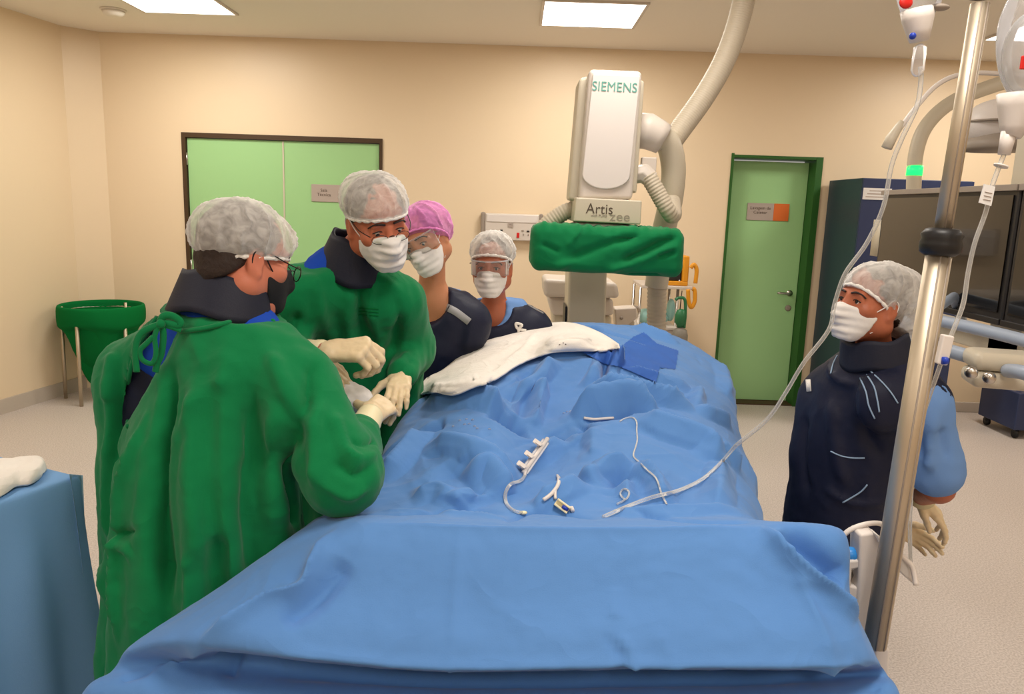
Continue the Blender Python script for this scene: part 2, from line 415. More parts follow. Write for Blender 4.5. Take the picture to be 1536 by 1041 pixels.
def hit(bvh, px, py):
    d = nrm(ray(px, py)); loc, n, i, t = bvh.ray_cast(Vector(CAM), Vector(d))
    return None if loc is None else (np.array(loc), np.array(n))
def segdist(V, P):
    D = np.full(len(V), 9.0); Tt = np.zeros(len(V)); L = np.cumsum([0]+[np.linalg.norm(P[i+1]-P[i]) for i in range(len(P)-1)]); L = L/max(L[-1], 1e-9)
    for i in range(len(P)-1):
        d = P[i+1]-P[i]; t = np.clip((V-P[i])@d/max(d@d, 1e-12), 0, 1); q = np.linalg.norm(V-P[i]-t[:, None]*d, axis=1)
        m = q < D; D[m] = q[m]; Tt[m] = L[i]+t[m]*(L[i+1]-L[i])
    return D, Tt
def folds(V, F, lines, bvh=None, gain=1.0):
    # each line: (pixel polyline traced on the cloth, amplitude, width, sharp) -> raised ridge or sunk valley along it
    bvh = bvh or bvh_of(V, F); N = vnormals(V, F); D = np.zeros(len(V))
    for ln in lines:
        px, amp, w = ln[:3]; sharp = len(ln) > 3 and ln[3]
        P = [h[0] for h in (hit(bvh, *p) for p in px) if h is not None]
        if len(P) < 2: continue
        P = [np.asarray(p) for p in spline(P, 5)]; d, t = segdist(V, P)
        prof = np.exp(-d/w) if sharp else np.exp(-(d/w)**2)
        D += gain*amp*prof*np.clip(np.minimum(t, 1-t)*6+0.15, 0, 1)
    return V+N*D[:, None]
def tents(V, F, lines, bvh, gain=1.0, wide=4.0):
    # stiff sheet folds: straight sided ridges and troughs, the tallest one winning
    N = vnormals(V, F); Up = np.zeros(len(V)); Dn = np.zeros(len(V))
    for ln in lines:
        P = [h[0] for h in (hit(bvh, *p) for p in ln[0]) if h is not None]
        if len(P) < 2: continue
        P = [np.asarray(p) for p in spline(P, 5)]; d, t = segdist(V, P); w = ln[2]*wide
        q = gain*ln[1]*np.clip(1-d/w, 0, 1)*np.clip(np.minimum(t, 1-t)*4+0.1, 0, 1)
        if ln[1] > 0: Up = np.maximum(Up, q)
        else: Dn = np.minimum(Dn, q)
    return V+N*(Up+Dn)[:, None]
def relax(G, B, s, its, kb=0.25, pull=0.004, ref=None):
    # inextensible sheet: spread grid G until its edges reach the lengths of base grid B times s (per vertex), so surplus cloth buckles
    P = G.copy(); ref = G if ref is None else ref
    cons = []
    for du, dv, k, bend in ((0, 1, 1, 0), (1, 0, 1, 0), (1, 1, .6, 0), (1, -1, .6, 0), (0, 2, kb, 1), (2, 0, kb, 1)):
        nv, nu = P.shape[:2]; a = (slice(0, nv-du), slice(max(0, -dv), nu-max(0, dv))); b = (slice(du, nv), slice(max(0, dv), nu+min(0, dv)))
        r = np.linalg.norm(B[b]-B[a], axis=-1)*0.5*(s[a]+s[b]); cons.append((a, b, r, k, bend))
    for _ in range(its):
        A = np.zeros_like(P)
        for a, b, r, k, bend in cons:
            d = P[b]-P[a]; L = np.sqrt((d*d).sum(-1))+1e-9; e = 1-r/L
            if bend: e = np.minimum(e, 0)
            c = d*(0.5*k*e)[..., None]; A[a] += c; A[b] -= c
        P += A*0.42+(ref-P)*pull
    return P
# ================================================================== the room
YB = 6.49; CEIL = 2.90; XR = 5.4; YF = -3.2
def struct(o): o['kind'] = 'structure'; return o
def quad_wall(name, pts, m): return struct(build(name, pts, [(0, 1, 2, 3)], m, smooth=False))
LX0, LY0 = -3.60, 6.30
def lx(y): return LX0-0.172*(LY0-y)
fl = MB(); fl.box((-5.6, YF, -0.1), (XR+0.2, YB+0.5, 0)); struct(fl.build('floor', M['floor'], smooth=False))
ce = MB(); ce.box((-5.6, YF, CEIL), (XR+0.2, YB+0.5, CEIL+0.1)); struct(ce.build('ceiling', M['ceiling'], smooth=False))
D1 = (-2.75, -1.13, 2.12); D2 = (1.755, 2.50, 2.10)
wb = MB()
for x0, x1, z0, z1 in ((-3.7, D1[0], 0, CEIL), (D1[0], D1[1], D1[2], CEIL), (D1[1], D2[0], 0, CEIL), (D2[0], D2[1], D2[2], CEIL), (D2[1], XR+0.2, 0, CEIL)):
    wb.box((x0, YB, z0), (x1, YB+0.3, z1))
struct(wb.build('wall_back', M['wall'], smooth=False))
wl = MB(); wl.hexa([(lx(YF), YF, 0), (LX0, LY0, 0), (LX0-0.3, LY0+0.5, 0), (lx(YF)-0.3, YF, 0), (lx(YF), YF, CEIL), (LX0, LY0, CEIL), (LX0-0.3, LY0+0.5, CEIL), (lx(YF)-0.3, YF, CEIL)])
struct(wl.build('wall_left', M['wall'], smooth=False))
tr = MB(); tr.hexa([(LX0, LY0, 0), (-3.40, YB, 0), (-3.40, YB+0.1, 0), (LX0-0.1, LY0+0.1, 0), (LX0, LY0, CEIL), (-3.40, YB, CEIL), (-3.40, YB+0.1, CEIL), (LX0-0.1, LY0+0.1, CEIL)])
struct(tr.build('trim_1', M['wall'], smooth=False))
wr = MB(); wr.box((XR, YF, 0), (XR+0.2, YB, CEIL)); struct(wr.build('wall_right', M['wall'], smooth=False))
wf = MB(); wf.box((-5.2, YF-0.2, 0), (XR, YF, CEIL)); struct(wf.build('wall_front', M['wall'], smooth=False))
b = MB()
for x0, x1 in ((-3.4, D1[0]-0.02), (D1[1]+0.02, D2[0]-0.04), (D2[1]+0.04, XR)): b.box((x0, YB-0.018, 0), (x1, YB, 0.09))
struct(b.build('baseboard_back', M['base'], bevel=0.006))
b = MB(); q = 0.018
b.hexa([(lx(YF)+q, YF, 0), (LX0+q, LY0, 0), (LX0, LY0, 0), (lx(YF), YF, 0), (lx(YF)+q, YF, 0.11), (LX0+q, LY0, 0.11), (LX0, LY0, 0.11), (lx(YF), YF, 0.11)])
struct(b.build('baseboard_left', M['base'], smooth=False))
# double door
d1 = tag(thing('door_1', None, None, ((D1[0]+D1[1])/2, YB, 0)), kind='structure')
fr = MB(); fr.box((D1[0]-0.02, YB-0.012, 0), (D1[0]+0.012, YB+0.1, D1[2]+0.02)); fr.box((D1[1]-0.012, YB-0.012, 0), (D1[1]+0.012, YB+0.1, D1[2]+0.02)); fr.box((D1[0]+0.012, YB-0.012, D1[2]-0.018), (D1[1]-0.012, YB+0.1, D1[2]+0.02))
fr.build('door_frame', M['brown'], d1, smooth=False)
xm = (D1[0]+D1[1])/2
for a, c_ in ((D1[0]+0.018, xm-0.003), (xm+0.003, D1[1]-0.018)):
    e = MB(); e.box((a, YB+0.012, 0.008), (c_, YB+0.05, D1[2]-0.022)); lf = e.build('door_leaf', M['door'], d1, bevel=0.003)
for z in (0.25, 1.05, 1.93):
    h = MB(); h.cyl((D1[0]+0.014, YB+0.004, z-0.05), (D1[0]+0.014, YB+0.004, z+0.05), 0.009); h.build('hinge', M['steel'], d1)
e = MB(); e.box((xm-0.006, YB+0.006, 0.008), (xm+0.006, YB+0.014, D1[2]-0.025)); e.build('meeting_strip', M['cream'], d1, smooth=False)
# single door, set back in its opening
d2 = tag(thing('door_2', None, None, ((D2[0]+D2[1])/2, YB, 0)), kind='structure')
fr = MB(); fr.box((D2[0]-0.004, YB-0.008, 0), (D2[0]+0.018, YB+0.26, D2[2]+0.02)); fr.box((D2[1]-0.05, YB-0.012, 0), (D2[1]+0.004, YB+0.26, D2[2]+0.008)); fr.box((D2[0]+0.018, YB-0.008, D2[2]-0.014), (D2[1]-0.05, YB+0.26, D2[2]+0.008))
fr.build('door_frame', M['jamb'], d2, smooth=False)
e = MB(); e.box((D2[0]+0.024, YB+0.14, 0.012), (D2[1]-0.052, YB+0.18, D2[2]-0.03)); e.build('door_leaf', M['door'], d2, bevel=0.003)
e = MB(); e.box((D2[0]+0.02, YB+0.0, 0.0), (D2[1]-0.05, YB+0.16, 0.010)); e.build('threshold', M['brown'], d2, smooth=False)
hx = D2[1]-0.115; hz = 0.97
h = MB(); h.cyl((hx, YB+0.14, hz), (hx, YB+0.09, hz), 0.011); h.tube(spline([(hx, YB+0.095, hz), (hx-0.02, YB+0.085, hz), (hx-0.12, YB+0.085, hz+0.004)], 5), 0.010, 10); h.lathe([(0.026, 0), (0.026, 0.008)], (hx, YB+0.14, hz), (0, -1, 0)); h.build('door_handle', M['steel'], d2)
h = MB(); h.lathe([(0.026, 0), (0.026, 0.008), (0.012, 0.010)], (hx, YB+0.14, hz-0.13), (0, -1, 0)); h.build('keyhole_plate', M['greyp'], d2)
# door signs
def at_wall(px, py, y=YB): return atY(px, py, y)
p = at_wall(487, 290, YB+0.008)
s1 = thing('door_sign', 'grey door sign lettered Sala Técnica on the double green door', 'sign', (p[0]-0.01, YB+0.012, p[2]-0.07))
e = MB(); e.box((p[0]-0.11, YB+0.004, p[2]-0.07), (p[0]+0.13, YB+0.0115, p[2]+0.072)); e.build('sign_plate', M['signgrey'], s1, bevel=0.002)
text('lettering', 'Sala\nTécnica', 0.036, (p[0]-0.005, YB+0.0035, p[2]+0.006), (1, 0, 0), (0, 0, 1), M['ink'], s1)
p = at_wall(1152, 318, YB+0.14)
s2 = thing('door_sign', 'grey and orange door sign lettered Lavagem de Cateter on the single door', 'sign', (p[0], YB+0.14, p[2]-0.07))
e = MB(); e.box((p[0]-0.18, YB+0.132, p[2]-0.072), (p[0]+0.045, YB+0.139, p[2]+0.072)); e.build('sign_plate', M['signgrey'], s2, bevel=0.002)
e = MB(); e.box((p[0]+0.045, YB+0.131, p[2]-0.072), (p[0]+0.175, YB+0.139, p[2]+0.072)); e.build('colour_block', M['orange'], s2, bevel=0.002, label='orange square end of the sign')
text('lettering', 'Lavagem de\nCateter', 0.036, (p[0]-0.068, YB+0.1312, p[2]+0.012), (1, 0, 0), (0, 0, 1), M['ink'], s2)
# ceiling panels
LW = (1, 0.93, 0.84)
def panel(x, y, label):
    t = thing('ceiling_light', label, 'ceiling light', (x, y, CEIL), 'square ceiling light panels')
    e = MB(); w = 0.335
    for a, b_ in (((-w, -w), (w, -w+0.02)), ((-w, w-0.02), (w, w)), ((-w, -w+0.02), (-w+0.02, w-0.02)), ((w-0.02, -w+0.02), (w, w-0.02))):
        e.box((x+a[0], y+a[1], CEIL-0.014), (x+b_[0], y+b_[1], CEIL))
    e.build('light_frame', M['white'], t, smooth=False)
    e = MB(); e.box((x-w+0.02, y-w+0.02, CEIL-0.010), (x+w-0.02, y+w-0.02, CEIL-0.001)); e.build('light_diffuser', M['panel'], t, smooth=False)
a = atZ(817, 36, CEIL); b_ = atZ(945, 37, CEIL); PY = a[1]-0.33
panel((a[0]+b_[0])/2, PY, 'lit square ceiling panel above the x-ray detector tower')
panel(atZ(347, 13, CEIL)[0]-0.335, PY-0.0, 'lit square ceiling panel above the double green door')
panel(atZ(1485, 53, CEIL)[0]+0.335, PY-0.0, 'lit square ceiling panel above the navy cabinet')
def alight(x, y, w, size=0.62, col=LW):
    l = bpy.data.lights.new('ceiling_lamp', 'AREA'); l.energy = w; l.size = size; l.color = col
    o = bpy.data.objects.new('ceiling_lamp', l); C.objects.link(o); o.location = (x, y, CEIL-0.02)
LP = 17
for x in (-2.4, 0.5, 3.6):
    for y, g in ((3.2, 0.8), (0.9, 1.05), (-1.4, 1.15)): alight(x, y, LP*g*(1.3 if x == 0.5 else 0.85))
    alight(x, PY, LP*0.95)
p = atZ(170, 14, CEIL)
sd = thing('smoke_detector', 'round white smoke detector on the ceiling near the left corner', 'smoke detector', (p[0], p[1], CEIL))
e = MB(); e.lathe([(0.085, 0), (0.085, -0.012)], (p[0], p[1], CEIL)); e.build('mounting_base', M['ceiling'], sd)
e = MB(); e.lathe([(0.075, -0.012), (0.07, -0.03), (0.045, -0.045), (0.02, -0.046)], (p[0], p[1], CEIL)); e.build('sensor_head', M['ceiling'], sd)
# ------------------------------------------------------------------ wall service panel
a = at_wall(722, 317); b_ = at_wall(813, 362)
wp = thing('wall_service_panel', 'white wall service panel with sockets above the man in clear goggles', 'wall panel', ((a[0]+b_[0])/2, YB, b_[2]))
e = MB(); e.box((a[0]+0.035, YB-0.07, b_[2]), (b_[0]-0.03, YB, a[2]-0.012)); e.build('panel_body', M['white'], wp, bevel=0.012)
e = MB(); e.box((a[0]+0.05, YB-0.076, b_[2]+0.15), (b_[0]-0.045, YB-0.068, a[2]-0.02)); e.build('front_cover', M['whiteplastic'], wp, bevel=0.003)
for x0, x1 in ((a[0], a[0]+0.036), (b_[0]-0.032, b_[0])):
    e = MB(); e.box((x0, YB-0.074, b_[2]+0.02), (x1, YB, a[2]-0.004)); e.build('end_cap', M['greyp'], wp, bevel=0.014, label='grey end cap')
zb = b_[2]
for px, py, nm, m_, w, h_ in ((752, 345.5, 'socket', 'black', .022, .012), (784, 346, 'socket', 'greyp', .02, .010), (792, 347, 'socket', 'black', .022, .012), (800, 347.5, 'socket', 'black', .022, .012), (777, 353, 'red_socket', 'red', .022, .042), (785, 352, 'switch', 'greyp', .008, .016), (792.5, 352.5, 'switch', 'greyp', .008, .016)):
    c_ = atY(px, py, YB-0.075); e = MB(); e.box((c_[0]-w/2, YB-0.0765, c_[2]-h_/2), (c_[0]+w/2, YB-0.066, c_[2]+h_/2)); e.build(nm, M[m_], wp, bevel=0.002)
c_ = atY(766, 337, YB-0.076); e = MB()
for i in range(2):
    for k in range(2): e.box((c_[0]-0.022+i*0.024, YB-0.0785, c_[2]-0.02+k*0.022), (c_[0]-0.002+i*0.024, YB-0.075, c_[2]-0.002+k*0.022))
e.build('emblem', M['signgrey'], wp, smooth=False)
# ------------------------------------------------------------------ navy cabinet beside the single door
cx0 = 2.56; cy1 = 6.45; cy0 = 5.82; ct = atY(1278, 266, cy0)[2]; cx1 = atY(1463, 270, cy0)[0]
cb = thing('storage_cabinet', 'tall navy cabinet standing between the single door and the monitor', 'cabinet', ((cx0+cx1)/2, 6.13, 0))
e = MB(); e.box((cx0, cy0+0.02, 0.06), (cx1, cy1, ct)); e.build('carcass', M['navyside'], cb, bevel=0.004)
e = MB(); e.box((cx0+0.02, cy0+0.05, 0), (cx1-0.02, cy1-0.02, 0.06)); e.build('plinth', M['black'], cb, smooth=False)
xm = (cx0+cx1)/2
for k, (x0, x1) in enumerate(((cx0+0.002, xm-0.002), (xm+0.002, cx1-0.002))):
    e = MB(); e.box((x0, cy0, 0.07), (x1, cy0+0.019, ct-0.003)); dr = e.build('cabinet_door', M['navycab'], cb, bevel=0.003)
    hx = xm-0.05 if k == 0 else xm+0.05
    e = MB(); e.tube(spline([(hx, cy0, 1.0), (hx, cy0-0.03, 1.02), (hx, cy0-0.03, 1.14), (hx, cy0, 1.16)], 4), 0.006); ORG[dr] = ORG[cb]; e.build('handle', M['steel'], dr)
c_ = atY(1316, 291, cy0-0.004); e = MB(); e.box((c_[0]-0.105, cy0-0.003, c_[2]-0.042), (c_[0]+0.105, cy0-0.0005, c_[2]+0.042)); lb = e.build('paper_label', M['paper'], cb, smooth=False)
e = MB()
for dz, w in ((0.022, 0.06), (0.0, 0.075), (-0.022, 0.085)): e.box((c_[0]-w, cy0-0.0036, c_[2]+dz-0.004), (c_[0]+w, cy0-0.003, c_[2]+dz+0.004))
e.build('print_lines', M['signgrey'], lb, smooth=False)
# ------------------------------------------------------------------ hamper
hc = np.array((-3.27, 6.03, 0)); hz = 0.74; hr = 0.295
hm = thing('linen_hamper', 'round linen hamper with dark green cloth bag beside the left wall', 'hamper', hc)
e = MB(); e.tube([hc+np.array((hr*math.cos(t), hr*math.sin(t), hz-0.035)) for t in np.linspace(0, 2*PI, 49)], 0.012, 8, cap=False); e.build('rim_ring', M['steel'], hm)
for t in (math.radians(195), math.radians(262), math.radians(330), math.radians(80)):
    d = np.array((math.cos(t), math.sin(t), 0)); e = MB(); e.cyl(hc+d*hr*0.98+np.array((0, 0, hz)), hc+d*hr*1.02, 0.014, n=12); e.build('leg', M['polesteel'], hm)
rows = []; n = 72
prof = [(0.02, 0.03, .9), (0.08, 0.04, 1), (0.12, 0.09, 1), (0.155, 0.20, 1), (0.185, 0.34, 1), (0.225, 0.47, .8), (0.27, 0.585, .3), (0.302, 0.60, 0.08), (0.315, 0.615, 0.1), (0.318, 0.70, 0.06), (0.315, 0.752, 0.03), (0.300, 0.766, 0.01), (0.284, 0.75, 0.01), (0.285, 0.66, 0.02), (0.24, 0.45, .2), (0.2, 0.25, .3), (0.03, 0.1, .2)]
V = []; F = []
for i, (r, z, w) in enumerate(prof):
    for k in range(n):
        t = 2*PI*k/n; rr = r*(1+w*0.16*math.sin(5*t+0.8)+w*0.05*math.sin(11*t+z*3)); zz = z+(0.015*math.sin(3*t) if 3 < i < 10 else 0)
        V.append(hc+np.array((rr*math.cos(t), rr*math.sin(t), zz+0.06 if z < 0.5 else zz)))
for i in range(len(prof)-1):
    for k in range(n): F.append((i*n+k, i*n+(k+1) % n, (i+1)*n+(k+1) % n, (i+1)*n+k))
F.append(tuple(range(n-1, -1, -1))); build('cloth_bag', V, F, M['greendark'], hm, sub=1, label='dark green cloth bag folded over the rim')
# ------------------------------------------------------------------ monitor bank on its boom (faces the table)
MXp = 1.85
zt = 1.755; zl = 1.25; y0 = 2.05; y1 = 3.98
mb = thing('monitor_bank', 'large dark monitor with pale handle rails behind the woman in the navy apron', 'monitor', (MXp+0.1, 3.0, zl))
def at_mon(px, py): return atX(px, py, MXp)
for (ya, yb_) in ((2.905, y1), (y0, 2.895)):
    e = MB(); e.box((MXp+0.012, ya, zl), (MXp+0.075, yb_, zt)); sc = e.build('display_housing', M['bezel'], mb, bevel=0.008)
    ORG[sc] = ORG[mb]
    e = MB(); e.box((MXp+0.006, ya+0.028, zl+0.035), (MXp+0.011, yb_-0.028, zt-0.028)); e.build('screen', M['screen'], sc, smooth=False)
    e = MB(); e.box((MXp-0.004, ya, zt-0.012), (MXp+0.02, yb_, zt+0.012)); e.build('top_edge', M['greyp'], sc, bevel=0.003)
    e = MB(); e.box((MXp, ya, zl-0.012), (MXp+0.04, yb_, zl+0.012)); e.build('lower_edge', M['bezel'], sc, bevel=0.003)
e = MB(); e.box((MXp+0.09, 2.2, 1.1), (MXp+0.16, 3.8, 1.2)); e.box((MXp+0.09, 2.9, 1.1), (MXp+0.16, 3.1, 2.2)); e.box((MXp+0.10, 2.95, 2.2), (MXp+0.16, 3.05, CEIL)); e.build('support_frame', M['cream'], mb, bevel=0.01)
for q in (0.3, ): pass
rl = [atY(1385, 476, 2.95), atY(1460, 492, 2.7), atY(1545, 513, 2.45), atY(1660, 545, 2.2)]
e = MB(); e.tube(spline(rl, 6), 0.022, 12); e.tube([rl[0], rl[0]+np.array((0.25, 0.25, 0.06)), (MXp+0.12, 3.3, 1.15)], 0.02, 10); e.build('upper_rail', M['railblue'], mb)
hb = [atY(1330, 505, 2.60), atY(1400, 520, 2.5), atY(1475, 541, 2.36)]
e = MB(); e.tube(spline(hb, 6), 0.0225, 12); e.tube([hb[0], hb[0]+np.array((0.12, 0.1, 0.03)), hb[0]+np.array((0.2, 0.6, 0.08)), (MXp+0.12, 3.6, 1.15)], 0.02, 10); e.build('handle_bar', M['railblue'], mb)
c_ = atY(1500, 556, 2.30); ex = nrm((0.97, -0.25, 0)); ey = np.array((0.25, 0.97, 0)); R = np.stack((ex, nrm(ey), (0, 0, 1)), 1)
e = MB(); e.box((-0.085, -0.05, -0.052), (0.34, 0.09, 0.0), R, c_); cbx = e.build('control_box', M['cream'], mb, bevel=0.022); ORG[cbx] = ORG[mb]
e = MB(); e.box((-0.088, -0.052, 0.001), (0.34, 0.09, 0.058), R, c_); e.build('box_cover', M['cream'], cbx, bevel=0.024)
for px, py in ((1457, 558), (1484, 566)):
    k = atY(px, py, 2.235); ax = -R[:, 1]*0.95+R[:, 0]*-0.3; e = MB(); e.lathe([(0.012, -0.03), (0.012, 0.0), (0.018, 0.004), (0.018, 0.018), (0.013, 0.024)], k, ax); e.build('knob', M['steel'], cbx)
e = MB(); e.tube(spline([atY(1512, 556, 2.24), atY(1530, 558, 2.15), atY(1560, 566, 2.1), atY(1600, 575, 2.1)], 5), 0.021, 12); e.build('grip', M['railblue'], cbx)
# pendant arm with the green lamp
pa = thing('pendant_arm', 'curved grey ceiling arm with a glowing green ring above the monitor', 'ceiling arm', atY(1372, 300, 4.3))
YP = 4.3
path = [atY(1370, 330, YP), atY(1371, 268, YP), atY(1375, 225, YP), atY(1390, 188, YP), atY(1425, 155, YP), atY(1480, 132, YP), atY(1545, 112, YP), atY(1600, 95, YP)]
top = np.array(path[-1]); 
e = MB(); e.tube(spline(path, 6)+[top+np.array((0.12, 0, 0.12)), np.array((top[0]+0.14, YP, CEIL))], 0.038, 14); e.build('arm_tube', M['cream'], pa)
g = atY(1372, 256, YP); e = MB(); e.cyl(g-np.array((0, 0, 0.026)), g+np.array((0, 0, 0.026)), 0.041, n=20); e.build('status_lamp', M['led'], pa, label='glowing green ring lamp')
e = MB(); e.cyl(atY(1371, 285, YP), atY(1368, 345, YP), 0.043, n=16); e.box((2.0, YP-0.06, 1.42), (2.2, YP+0.06, 1.62)); e.build('sleeve', M['cream'], pa)
# lamp head at the right edge
c_ = atY(1502, 186, 3.4)
sl = thing('surgical_lamp_head', 'white lamp head at the upper right behind the drip bag', 'lamp', c_)
e = MB(); e.ball(c_, (0.155, 0.11, 0.105)); e.build('lamp_housing', M['whiteplastic'], sl)
e = MB(); e.lathe([(0.10, -0.04), (0.14, -0.075), (0.146, -0.10), (0.135, -0.112), (0.05, -0.114)], c_+np.array((0.0, 0, 0.0))); e.build('lens_ring', M['greyp'], sl)
e = MB(); e.lathe([(0.156, 0.0), (0.159, 0.004), (0.156, 0.008)], c_); e.build('seam_ring', M['greyp'], sl)
e = MB(); e.tube(spline([c_+np.array((0.1, 0, 0.05)), c_+np.array((0.35, 0, 0.1)), c_+np.array((0.45, 0, 0.3)), (c_[0]+0.45, 3.4, CEIL)], 6), 0.03, 12); e.build('lamp_arm', M['cream'], sl)
# small cable line curving over the pendant
lp = thing('oxygen_hose', 'thin white hose with a grey plug looping over the curved ceiling arm', 'hose', atY(1340, 215, 2.4))
P = [atY(1336, 214, 2.4), atY(1352, 190, 2.4), atY(1375, 160, 2.4), atY(1405, 128, 2.45), atY(1440, 112, 2.5), atY(1490, 110, 2.55), atY(1560, 120, 2.6), atY(1640, 150, 2.6)]
e = MB(); e.tube(spline(P, 6)+[np.array((P[-1][0]+0.05, 2.6, CEIL))], 0.0075, 8); e.build('hose_tube', M['whiteplastic'], lp)
e = MB(); e.tube([atY(1330, 222, 2.4), atY(1337, 207, 2.4), atY(1348, 190, 2.4), atY(1353, 182, 2.4)], [0.016, 0.016, 0.012, 0.008], 12); e.build('plug', M['cream'], lp)
# navy caster cart at the right edge
p = atZ(1524, 658, 0)
ct_ = thing('equipment_cart', 'navy cart on black casters by the back wall at the right edge', 'cart', (p[0]+0.2, p[1]+0.2, 0))
e = MB(); e.box((p[0]-0.04, p[1]-0.02, 0.07), (p[0]+0.5, p[1]+0.45, 0.36)); e.build('cart_body', M['navycab'], ct_, bevel=0.01)
for dx, dy in ((0, 0.02), (0.44, 0.02), (0, 0.38), (0.44, 0.38)):
    w = MB(); w.lathe([(0.034, -0.012), (0.036, 0), (0.034, 0.012)], (p[0]+dx, p[1]+dy, 0.036), (1, 0, 0)); w.box((p[0]+dx-0.016, p[1]+dy-0.02, 0.05), (p[0]+dx+0.016, p[1]+dy+0.02, 0.072)); w.build('caster', M['black'], ct_)
e = MB(); e.tube([(p[0]+0.1, p[1]+0.2, 0.36), (p[0]+0.1, p[1]+0.2, 0.78), (p[0]+0.25, p[1]+0.2, 0.80)], 0.02, 10); e.build('cart_post', M['black'], ct_)
# ================================================================== x-ray C-arm
YC = 3.72
xm_ = thing('x_ray_machine', 'tall cream x-ray detector tower with green covered detector over the table head', 'x-ray machine', (0.45, 4.5, 0))
lean = math.radians(1.9)
def cpt(px, py, Y=YC): return atY(px, py, Y)
def block(pxs, Y, depth, shrink=0.0):
    # front face from four traced corners (tl, tr, br, bl) at depth Y, extruded straight back
    f = [cpt(*p, Y) for p in pxs]; bk = [p+np.array((0, depth, 0)) for p in f]
    tl, tr, br, bl = f; btl, btr, bbr, bbl = bk
    return MB().hexa([bl, br, bbr, bbl, tl, tr, btr, btl])
hs = block([(884, 103), (964, 106), (949, 300), (868, 300)], YC, 0.36).build('detector_housing', M['white'], xm_, bevel=0.022); ORG[hs] = ORG[xm_]
block([(869, 117), (887, 113), (872, 303), (853, 300)], YC+0.10, 0.22).build('side_cover', M['cream'], xm_, bevel=0.016)
block([(958, 118), (967, 122), (955, 290), (944, 286)], YC+0.08, 0.2).build('side_cover', M['cream'], xm_, bevel=0.010)
# raised front cover with rounded lower edge
fc = [cpt(889, 111), cpt(960, 114)] + [cpt(945-(945-873)*(0.5-0.5*math.cos(t)) , 262+22*math.sin(t)) for t in np.linspace(0, PI, 13)]
V = [p+np.array((0, -0.014, 0)) for p in fc]+[p+np.array((0, 0.01, 0)) for p in fc]; n = len(fc)
build('front_cover', V, [tuple(range(n-1, -1, -1)), tuple(range(n, 2*n))]+[(i, (i+1) % n, n+(i+1) % n, n+i) for i in range(n)], M['whiteplastic'], hs, bevel=0.006)
npl = block([(864, 296), (963, 301), (961, 337), (860, 332)], YC-0.03, 0.40).build('nameplate', M['cream'], xm_, bevel=0.007); ORG[npl] = ORG[xm_]
xd = cpt(960, 320)-cpt(864, 315.5); ud = cpt(884, 103)-cpt(868, 300)
text('maker_lettering', 'SIEMENS', 0.060, cpt(922, 131, YC-0.0155), xd, ud, M['teal'], hs, extr=0.001, sx=0.92)
text('model_lettering', 'Artis', 0.068, cpt(899.5, 314, YC-0.031), xd, ud, M['ink'], npl, sx=0.92)
text('model_lettering', 'zee', 0.062, cpt(930, 325.5, YC-0.031), xd, ud, M['lightink'], npl, sx=1.12)
text('small_lettering', 'with PURE', 0.017, cpt(898.5, 323.6, YC-0.031), xd, ud, M['lightink'], npl)
block([(866, 333), (958, 338), (956, 352), (864, 348)], YC+0.0, 0.34).build('detector_neck', M['white'], xm_, bevel=0.01)
# green cloth cover over the flat detector, gathered on elastic at the top
c0 = cpt(797, 371, YC-0.16); c1 = cpt(1029, 382, YC-0.16)
cen = (c0+c1)/2+np.array((0, 0.24, 0)); ax = nrm(c1-c0); hw = np.linalg.norm(c1-c0)/2
R = np.stack((ax, (0, 1, 0), np.cross(ax, (0, 1, 0))), 1)
S = SDF.box(cen-np.array((hw+0.06, 0.32, 0.2)), cen+np.array((hw+0.06, 0.32, 0.2)), 0.009)
def rbox(c, h, r, R):
    c = np.asarray(c); h = np.asarray(h); ext = np.abs(R)@h
    def f(X, Y, Z):
        l = [np.abs((X-c[0])*R[0, k]+(Y-c[1])*R[1, k]+(Z-c[2])*R[2, k])-h[k]+r for k in range(3)]
        return np.sqrt(np.maximum(l[0], 0)**2+np.maximum(l[1], 0)**2+np.maximum(l[2], 0)**2)+np.minimum(np.maximum(np.maximum(l[0], l[1]), l[2]), 0)-r
    return f, c-ext-r, c+ext+r
S.add(rbox(cen, (hw, 0.24, 0.112), 0.05, R)); V, F = S.mesh()
V = folds(V, F, gain=1.7, lines=[([(812, 408), (850, 392), (905, 372), (960, 352)], -0.022, 0.022), ([(870, 410), (930, 395), (985, 370), (1020, 352)], -0.020, 0.024), ([(830, 402), (890, 380), (940, 362)], 0.014, 0.018), ([(905, 408), (960, 390), (1010, 368)], 0.014, 0.018),
    ([(968, 352), (985, 340)], 0.01, 0.01), ([(850, 370), (866, 352), (876, 340)], 0.009, 0.008, 1), ([(812, 365), (840, 378)], -0.008, 0.012), ([(985, 385), (1015, 378)], -0.012, 0.012), ([(940, 412), (990, 414)], -0.01, 0.012)])
N = vnormals(V, F); loc = (V-cen)@R; topm = np.clip((loc[:, 2]-0.07)/0.04, 0, 1)
V = V+N*(0.006*fbm(V, 9, 3)+topm*0.006*np.sin(loc[:, 0]*120)*np.clip(vnoise(V*20)+0.6, 0, 1))[:, None]
build('detector_cover', V, F, M['green'], xm_, label='green cloth cover gathered over the flat detector')
